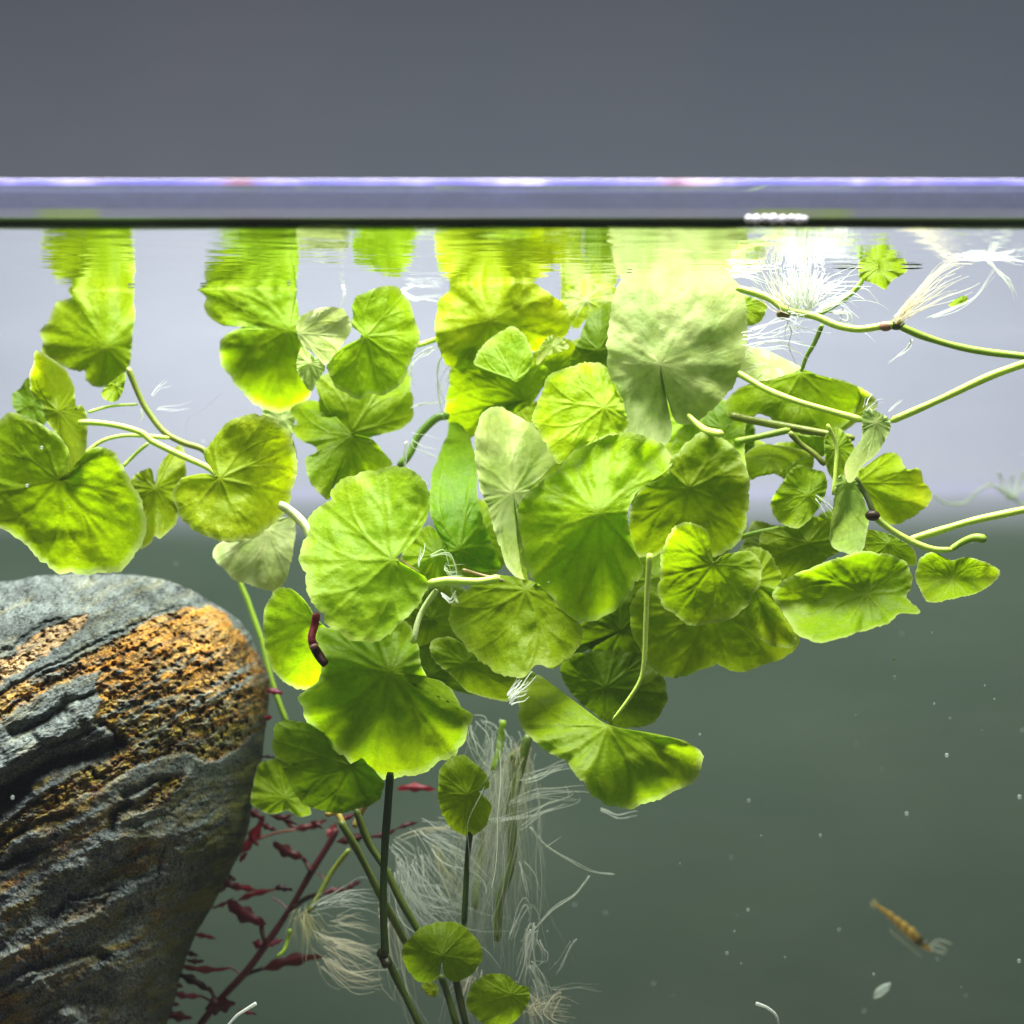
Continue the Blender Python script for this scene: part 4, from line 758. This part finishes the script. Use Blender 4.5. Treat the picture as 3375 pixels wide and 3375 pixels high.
    # the right flank is fluted from top to bottom
    fl_ = np.clip((u-1000)/400, 0, 1)*low
    h += fl_*(20*fbm(u/55+v/300, v/420, 4, 29)+7*fbm(u/18, v/40, 3, 30))
    k = yc/6750/1.932
    depth = base-h*k*1.15*np.clip((1-r)*14, 0.12, 1)
    depth = np.maximum(depth, GLASS_Y+.01)
    W = np.stack([(px-1687.5)*depth/6750, depth, CZ+(1687.5-py)*depth/6750], -1)
    NA = len(al)
    # colours of the minerals
    f1 = fbm(u/60, v/60, 4, 40)[..., None]; f2 = fbm(u/14, v/14, 4, 41)[..., None]; f3 = fbm(al_/200, ac/30, 4, 42)[..., None]; f4 = fbm(u/6, v/6, 2, 43)[..., None]
    def C(*a): return np.array(a, float)
    grey = C(.105, .122, .112)*(1+.8*f1+.7*f2+.9*f4)+C(.05, .04, .006)*np.clip(f3*2.0, 0, 1)
    rust = np.clip(f1*2.4+f3*1.6-.25, 0, 1)*np.clip((v-1100)/500, 0, 1)[..., None]; grey = grey*(1-.55*rust)+C(.16, .115, .03)*.55*rust*(1+f4)
    wt = .5*np.clip(f4*2.5+f2*1.5-.75, 0, 1)*np.clip((v-1500)/300, 0, 1)[..., None]; grey = grey*(1-.5*wt)+C(.5, .5, .45)*.5*wt
    dk = np.clip((v-700)/900, 0, 1)[..., None]
    grey = grey*(1+.25*dk)+C(.02, .022, .024)*dk
    oc = C(.40, .175, .018)*(1+.8*f1+1.0*f2+1.1*f4)
    t = np.clip(.35+f3*2.6+f4*1.6, 0, 1); oc = oc*(1-t*.55)+C(.46, .31, .10)*t*.5
    yg = np.clip((v-700)/420, 0, 1)[..., None]*np.clip(.7+f1*2.5, 0, 1); oc = oc*(1-.65*yg)+C(.27, .25, .03)*.65*yg*(1+1.2*f4)
    pinkb = (o1[..., None]*np.clip(.6+f2, 0, 1)); oc = oc*(1-.7*pinkb)+C(.80, .62, .38)*.7*pinkb
    f5 = fbm(u/28, v/24, 4, 60)[..., None]; right = np.clip((v-700+.3*(u-1100))/400, 0, 1)[..., None]
    blk = np.clip(f2*4+f5*4+f4*2.5-1.0+1.3*right*np.clip((u-600)/700, 0, 1)[..., None], 0, 1)*np.clip(.45+(v[..., None]-350)/500, .35, 1); oc = oc*(1-.85*blk)+C(.025, .022, .018)*.85*blk
    oc = np.where((o4 > .4)[..., None], C(.45, .36, .24)*(1+.5*f4), oc)
    col = grey*(1-och[..., None])+oc*och[..., None]
    alg = np.clip((u-1330+.30*(v-1200)+160*f1[..., 0]+120*f2[..., 0])/260, 0, 1)[..., None]*np.clip((v-900)/300, 0, 1)[..., None]*.95  # shade of the right flank painted in, together with dark olive algae
    alg_shade_col = C(.030, .034, .012)*(1+1.2*f1)+C(.09, .09, .01)*np.clip(f3*1.6, 0, 1)
    alg2 = np.clip(f3*2-.2, 0, 1)*np.clip((v-1500)/400, 0, 1)[..., None]*.55
    col = col*(1-alg)+alg_shade_col*alg; col = col*(1-alg2)+C(.085, .075, .012)*alg2
    cav = np.clip(-h/50, 0, 1)[..., None]                    # colour darkens the deeper the relief sinks
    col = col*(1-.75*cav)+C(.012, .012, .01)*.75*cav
    col = np.clip(col, .004, .9)
    V = [W.reshape(-1, 3)]; CC = [col.reshape(-1, 3)]
    cen = np.array([[(c[0]-1687.5)*(yc-bz)/6750, yc-bz, CZ+(1687.5-c[1])*(yc-bz)/6750]])
    # back half
    NB = 24; rb = (1-np.arange(1, NB)/NB)[:, None]
    pxb = c[0]+rb*Rr[None]*np.cos(a); pyb = c[1]+rb*Rr[None]*np.sin(a); db = yc+.055*(1-rb**2.4)**(1/2.2)+.002*fbm(pxb/120, pyb/120, 3, 50)
    Wb = np.stack([(pxb-1687.5)*yc/6750, db, CZ+(1687.5-pyb)*yc/6750], -1)
    V.append(Wb.reshape(-1, 3)); CC.append(np.full((Wb.shape[0]*NA, 3), .12))
    V.append(cen); CC.append(np.full((1, 3), .1)); cb = np.array([[(c[0]-1687.5)*yc/6750, yc+.055, CZ+(1687.5-c[1])*yc/6750]]); V.append(cb); CC.append(np.full((1, 3), .1))
    V = np.vstack(V); CC = np.vstack(CC); rows = NR+NB-1
    i = np.arange(rows-1)[:, None]; j = np.arange(NA)[None]; a0 = i*NA+j; a1 = i*NA+(j+1) % NA
    F = np.stack([a0, a1, a1+NA, a0+NA], -1).reshape(-1, 4)
    j = np.arange(NA); ce = rows*NA
    # centre fans written as quads with a doubled step
    jj = np.arange(0, NA, 2); F1 = np.stack([np.full(len(jj), ce), (jj+2) % NA, (jj+1) % NA, jj], 1); l = (rows-1)*NA
    F2 = np.stack([np.full(len(jj), ce+1), l+jj, l+(jj+1) % NA, l+(jj+2) % NA], 1)
    F = np.vstack([F, F1, F2])
    m, nt, N, L = mat_new('boulder_stone')
    tint = nd(nt, 'ShaderNodeAttribute', attribute_name='tint').outputs['Color']; pos = wpos(nt)
    n1 = noise(nt, 1900, 4, pos, .7); n2 = noise(nt, 700, 5, pos, .65)
    v1 = mathn(nt, 'ADD', .45, mathn(nt, 'MULTIPLY', n1.outputs[0], 1.1))
    hs = nt.nodes.new('ShaderNodeHueSaturation'); L.new(tint, hs.inputs['Color']); L.new(v1, hs.inputs['Value'])
    pr = nd(nt, 'ShaderNodeBsdfPrincipled'); L.new(hs.outputs[0], pr.inputs['Base Color']); pr.inputs['Roughness'].default_value = .7; pr.inputs['Specular IOR Level'].default_value = .15
    b = nd(nt, 'ShaderNodeBump'); b.inputs['Strength'].default_value = .8; b.inputs['Distance'].default_value = .0005
    L.new(mathn(nt, 'ADD', n1.outputs[0], n2.outputs[0]), b.inputs['Height']); L.new(b.outputs[0], pr.inputs['Normal']); out(nt, pr.outputs[0])
    o = mesh_obj('boulder', V, F, m, None, attrs={'tint': CC})
    return tag(o, 'big boulder at the lower left with slate grey slabs over a rough ochre orange band', 'rock')
make_rock()

# ------------------------------------------------------------------ red stem plant
M_red = stem_material('red_leaf_skin', .5, .4, .05)
red = empty('red_stem_plant', P(660, 3375, .495), 'thin red-leaved stem plant leaning right from behind the boulder', 'aquatic plant')
RD = [(1560,435,1810,440,62,(.42,.03,.05)),(1390,740,1565,690,46,(.12,.02,.03)),(1560,690,1700,648,34,(.14,.02,.03)),(750,605,930,665,44,(.10,.015,.02)),(905,690,1120,630,58,(.20,.03,.03)),(560,850,720,600,84,(.34,.02,.03)),
      (590,560,720,640,60,(.22,.03,.04)),(770,775,975,880,88,(.13,.008,.015)),(440,1010,560,1065,60,(.16,.02,.03)),(480,1060,680,1085,54,(.38,.02,.04)),(540,1150,800,1075,46,(.30,.03,.04)),(780,1065,900,1080,50,(.05,.006,.01)),
      (480,1150,730,1300,118,(.16,.004,.02)),(380,1195,530,1125,30,(.24,.05,.05)),(255,1365,415,1392,38,(.45,.06,.08)),(640,1410,740,1435,70,(.28,.02,.05)),(735,1440,840,1395,44,(.40,.10,.12)),(700,1590,1100,1500,92,(.13,.008,.008)),
      (180,1560,500,1580,52,(.36,.09,.05)),(220,1525,340,1530,40,(.14,.03,.02)),(150,1610,380,1730,66,(.06,.01,.01)),(120,1730,330,1755,50,(.34,.06,.09)),(340,1840,535,1800,130,(.10,.015,.008)),(70,1850,260,1895,76,(.16,.01,.01)),
      (545,1850,670,1872,36,(.30,.06,.07)),(685,232,800,240,20,(.09,.01,.02)),(1080,1105,1240,1075,50,(.20,.02,.04)),(1230,1085,1340,1020,38,(.14,.01,.02)),(1110,740,1180,650,60,(.34,.08,.06)),(1170,770,1390,720,60,(.10,.012,.015)),
      (430,2,700,30,10,(.1,.01,.01)),(725,-190,840,-170,50,(.42,.10,.16)),(670,-30,770,-20,56,(.40,.02,.03)),(690,650,800,700,44,(.2,.02,.03)),(800,620,900,600,36,(.16,.02,.03)),(1010,640,1090,690,40,(.12,.02,.02)),(1200,640,1300,600,40,(.2,.03,.03)),(620,700,680,800,50,(.3,.02,.03)),(560,900,610,840,40,(.24,.02,.03)),(480,980,540,1020,40,(.14,.01,.02)),(840,640,960,700,30,(.16,.03,.03)),(420,1090,480,1050,36,(.2,.02,.03)),(1250,760,1330,720,36,(.1,.02,.02)),(200,1480,300,1500,40,(.12,.02,.02)),(110,1660,200,1700,46,(.16,.02,.03)),(90,1790,180,1810,40,(.2,.03,.05))]
for n_, (x0, y0, x1, y1, wd, col) in enumerate(RD):
    if n_ == 30: continue
    rs = np.random.default_rng(n_); d = .497+rs.uniform(-.012, .008)
    if n_ in (31, 32): d = .486
    p0 = T('K', [(x0, y0)])[0]; p1_ = T('K', [(x1, y1)])[0]; ax = p1_-p0; Ln = np.hypot(*ax); nv = np.array([-ax[1], ax[0]])/Ln
    n = 18; m = 7; tt = np.linspace(0, 1, n); prof_ = np.sin(np.pi*np.clip(tt**.85, 0, 1))**.8; prof_[0] = .06; prof_[-1] = .03
    V = []; Fq = []
    tw = rs.uniform(-1, 1)
    for i, t_ in enumerate(tt):
        cc = p0+ax*t_+nv*(Ln*.05*math.sin(t_*3.1+rs.random()*.2)*np.sign(tw))
        for q in np.linspace(-1, 1, m):
            pp = cc+nv*q*wd*.82/1.932/2*prof_[i]*(1+.28*math.sin(t_*17+n_)*abs(q)); dd = d+(abs(q)*.35*wd*prof_[i]*.5+.2*Ln*(t_-.5)*tw+.12*wd*q*math.sin(t_*9)*.5)*d/6750/1.4
            V.append(P(pp[0], pp[1], dd))
    for i in range(n-1):
        for j in range(m-1): a_ = i*m+j; Fq.append((a_, a_+1, a_+m+1, a_+m))
    V = np.array(V); tc = np.tile(np.array(col)*np.array([.72, .35, .6]), (len(V), 1)); tc = tc*(1+.5*(np.tile(np.abs(np.linspace(-1, 1, m)), n) < .15))[:, None]
    mesh_obj('leaf', V, Fq, M_red, red, attrs={'tint': tc})
for (pts, r, c, nm) in (([(1180,690),(1120,800),(1020,960),(880,1200),(740,1410),(600,1600),(440,1770),(290,1960)], 11, (.12, .02, .025), 'stem'), ([(890,1200),(990,1130),(1100,1090)], 8, (.05, .02, .015), 'petiole'), ([(960,870),(990,920),(1015,960)], 7, (.10, .02, .02), 'petiole'),
        ([(700,1270),(700,1340),(725,1410)], 8, (.05, .005, .01), 'petiole'), ([(600,1620),(650,1600),(720,1570)], 6, (.05, .03, .03), 'petiole'), ([(480,1570),(530,1590),(570,1610)], 3, (.3, .08, .08), 'petiole'), ([(360,1700),(385,1740),(420,1780)], 6, (.08, .01, .01), 'petiole'),
        ([(300,1750),(350,1775),(410,1790)], 4, (.2, .04, .06), 'petiole'), ([(680,755),(800,715),(920,690)], 4, (.4, .16, .12), 'petiole'), ([(760,1130),(820,1160),(870,1200)], 3, (.4, .2, .2), 'petiole'), ([(1050,970),(1090,1000),(1120,1030)], 3, (.4, .2, .2), 'petiole')):
    stem(red, 'K', .497, pts, r, c, nm, mat=M_red)
# red broken stem piece caught on a leaf
fr = empty('stem_fragment', P(1050, 2100, .43), 'dark red broken stem piece caught between the round leaves', 'plant fragment')
stem(fr, 'F', .427, [(470,1010),(455,1090),(440,1160),(455,1215)], 13, (.26, .012, .04), 'stem_segment', mat=M_red)
stem(fr, 'F', .427, [(455,1225),(480,1270),(510,1310),(535,1335)], 15, (.07, .005, .012), 'stem_segment', mat=M_red)
stem(fr, 'F', .4265, [(448,1205),(458,1228)], 15, (.45, .22, .20), 'joint', mat=M_red)
# feathery green plant far right behind
fe = empty('feathery_plant', P(3330, 1700, .56), 'feathery green stem plant, out of focus at the right edge behind the runners', 'aquatic plant')
for pts, r in (([(1340,1790),(1430,1850),(1560,1850),(1640,1770),(1730,1740),(1840,1800)], 5), ([(1770,1650),(1800,1720),(1830,1820)], 5), ([(1860,1670),(1850,1740),(1840,1830)], 5), ([(1940,1640),(1890,1740),(1850,1830)], 5), ([(1700,1720),(1770,1760),(1830,1830)], 4), ([(1840,1800),(1880,1830),(1990,1900)], 6), ([(1990,1700),(1920,1760),(1860,1830)], 4)):
    stem(fe, 'D', .555, pts, r*.6, (.22, .30, .14), 'frond')

# ------------------------------------------------------------------ shrimp
M_shr = root_material('shrimp_shell', .62); M_shr2 = root_material('shrimp_leg', .22)
sh = empty('shrimp', T3 if False else P(*T('M', [(1160, 1320)])[0], .545), 'tiny amber shrimp swimming alone in open water at the lower right', 'shrimp')
q = catmull(T('M', [(985,1172),(1060,1225),(1140,1290),(1210,1350),(1270,1410),(1345,1470)]), 40)
u = np.linspace(0, 1, 40); rad = np.interp(u, [0, .08, .3, .6, .75, .9, 1], [3, 6, 11, 17, 17, 10, 2])
W = np.array([P(a, b, .545) for a, b in q]); g = Geo(); rr = rad*.545/6750*(1+.16*np.cos(u*52)*(u < .62)+.08*vnoise(u*9, u*0))
g.tube(W, rr, 12, (.42, .27, .05)); b_ = g.build('body', M_shr, sh)
at = b_.data.color_attributes['tint']; cc = np.ones((len(b_.data.vertices), 4), np.float32); uu = np.concatenate([np.repeat(u, 12), [0, 1]])
for k_, (a_, d_) in enumerate(((.36, .02), (.24, .015), (.05, .004))): cc[:, k_] = a_+(d_-a_)*np.exp(-((uu-.78)/.07)**2)
at.data.foreach_set('color', cc.ravel())
g = Geo(); qq = T('M', [(1305, 1415)])[0]; g.ball(P(*qq, .541), (.0005,)*3, 8, (.01, .01, .01)); g.build('eye', M_dark, sh)
for pts in ([(1340,1465),(1380,1430),(1440,1460)], [(1335,1462),(1380,1470),(1430,1480)], [(1330,1440),(1390,1400),(1470,1420)]):
    stem(sh, 'M', .545, pts, 2.2, (.6, .62, .5), 'antenna', mat=M_shr2)
for i in range(6):
    x = 1090+i*32; y = 1310+i*26; stem(sh, 'M', .545, [(x, y-20), (x-6, y+28), (x+14+i*3, y+52+i*2)], 2.0, (.45, .42, .30), 'leg', mat=M_shr2)
stem(sh, 'M', .545, [(1000,1185),(975,1180),(955,1160)], 7, (.42, .36, .14), 'tail_fan', mat=M_shr2); stem(sh, 'M', .545, [(1000,1180),(985,1155),(965,1145)], 6, (.42, .36, .14), 'tail_fan', mat=M_shr2)
# ------------------------------------------------------------------ bubbles and drifting bits
M_bub = simple('bubble_shine', (.80, .80, .92), .15, .8)
for i, (x, rd) in enumerate(((2468, 13), (2492, 15), (2522, 13), (2548, 16), (2580, 14), (2608, 12), (2632, 14), (2652, 11))):
    g = Geo(); d = GLASS_Y+.0012-.003; r = rd*d/6750; g.ball(P(x, 722+2*math.sin(i*2.2), GLASS_Y-.0075), (r, r*.8, r), 14)
    o = g.build('bubble', M_bub); tag(o, ('leftmost', 'second from the left', 'third from the left', 'fourth from the left', 'fourth from the right', 'third from the right', 'second from the right', 'rightmost')[i]+' of the white bubbles in the row at the waterline', 'bubble', 'row of small bubbles at the waterline')
def thread(tile, d, pts, r, label):
    g = Geo(); q = catmull(T(tile, pts), 24); g.tube([P(a, b, d) for a, b in q], np.linspace(r, r*.5, 24)*d/6750, 8, WHT)
    return tag(g.build('root_thread', M_rootd), label, 'root thread')
thread('K', .43, [(665,1800),(600,1840),(540,1880),(470,1960)], 6, 'loose white root thread at the bottom edge beside the red plant')
thread('M', .43, [(225,1800),(300,1830),(355,1880),(372,1960)], 6, 'loose white curved thread at the bottom edge in the open water')
g = Geo(); q = catmull(T('M', [(975,1770),(1010,1730),(1050,1700),(1085,1670)]), 20); g.tube([P(a, b, .51) for a, b in q], np.array([2, 5, 9, 12, 15, 17, 18, 19, 19, 18, 19, 18, 17, 18, 16, 14, 11, 8, 5, 2])*.51/6750*.8, 8, (.62, .72, .62))
tag(g.build('debris_flake', M_faint), 'pale translucent flake drifting below the shrimp', 'debris')
g = Geo()
for (t, x, y, r) in (('M',1903,485,10),('M',180,510,9),('M',1185,592,10),('M',1440,220,9),('M',635,730,8),('M',1900,1530,9),('M',975,1615,7),('M',40,1480,8),('M',175,1205,8),('H',1105,1300,12),('H',1110,1415,9),('H',865,1660,8),('H',1440,1910,8),('I',80,1503,9),('E',265,338,8),('E',172,580,8)):
    d = .47 if t == 'M' else (.43 if t != 'I' else .415); qq = T(t, [(x, y)])[0]; rr_ = .75*r*d/6750; g.ball(P(*qq, d), (rr_, rr_, rr_), 8, (.6, .65, .6))
for i in range(45):
    px, py = rng.uniform(1750, 3375), rng.uniform(1900, 3375); d = rng.uniform(.40, .58); r = rng.uniform(1.5, 4)*d/6750; g.ball(P(px, py, d), (r,)*3, 6, (.6, .65, .6))
for i in range(25):
    px, py = rng.uniform(0, 3375), rng.uniform(1000, 1900); d = rng.uniform(.48, .58); r = rng.uniform(1.5, 4)*d/6750; g.ball(P(px, py, d), (r,)*3, 6, (.8, .8, .8))
tag(g.build('suspended_particles', M_speck), 'fine pale specks floating through the water', 'particles', None, 'stuff')
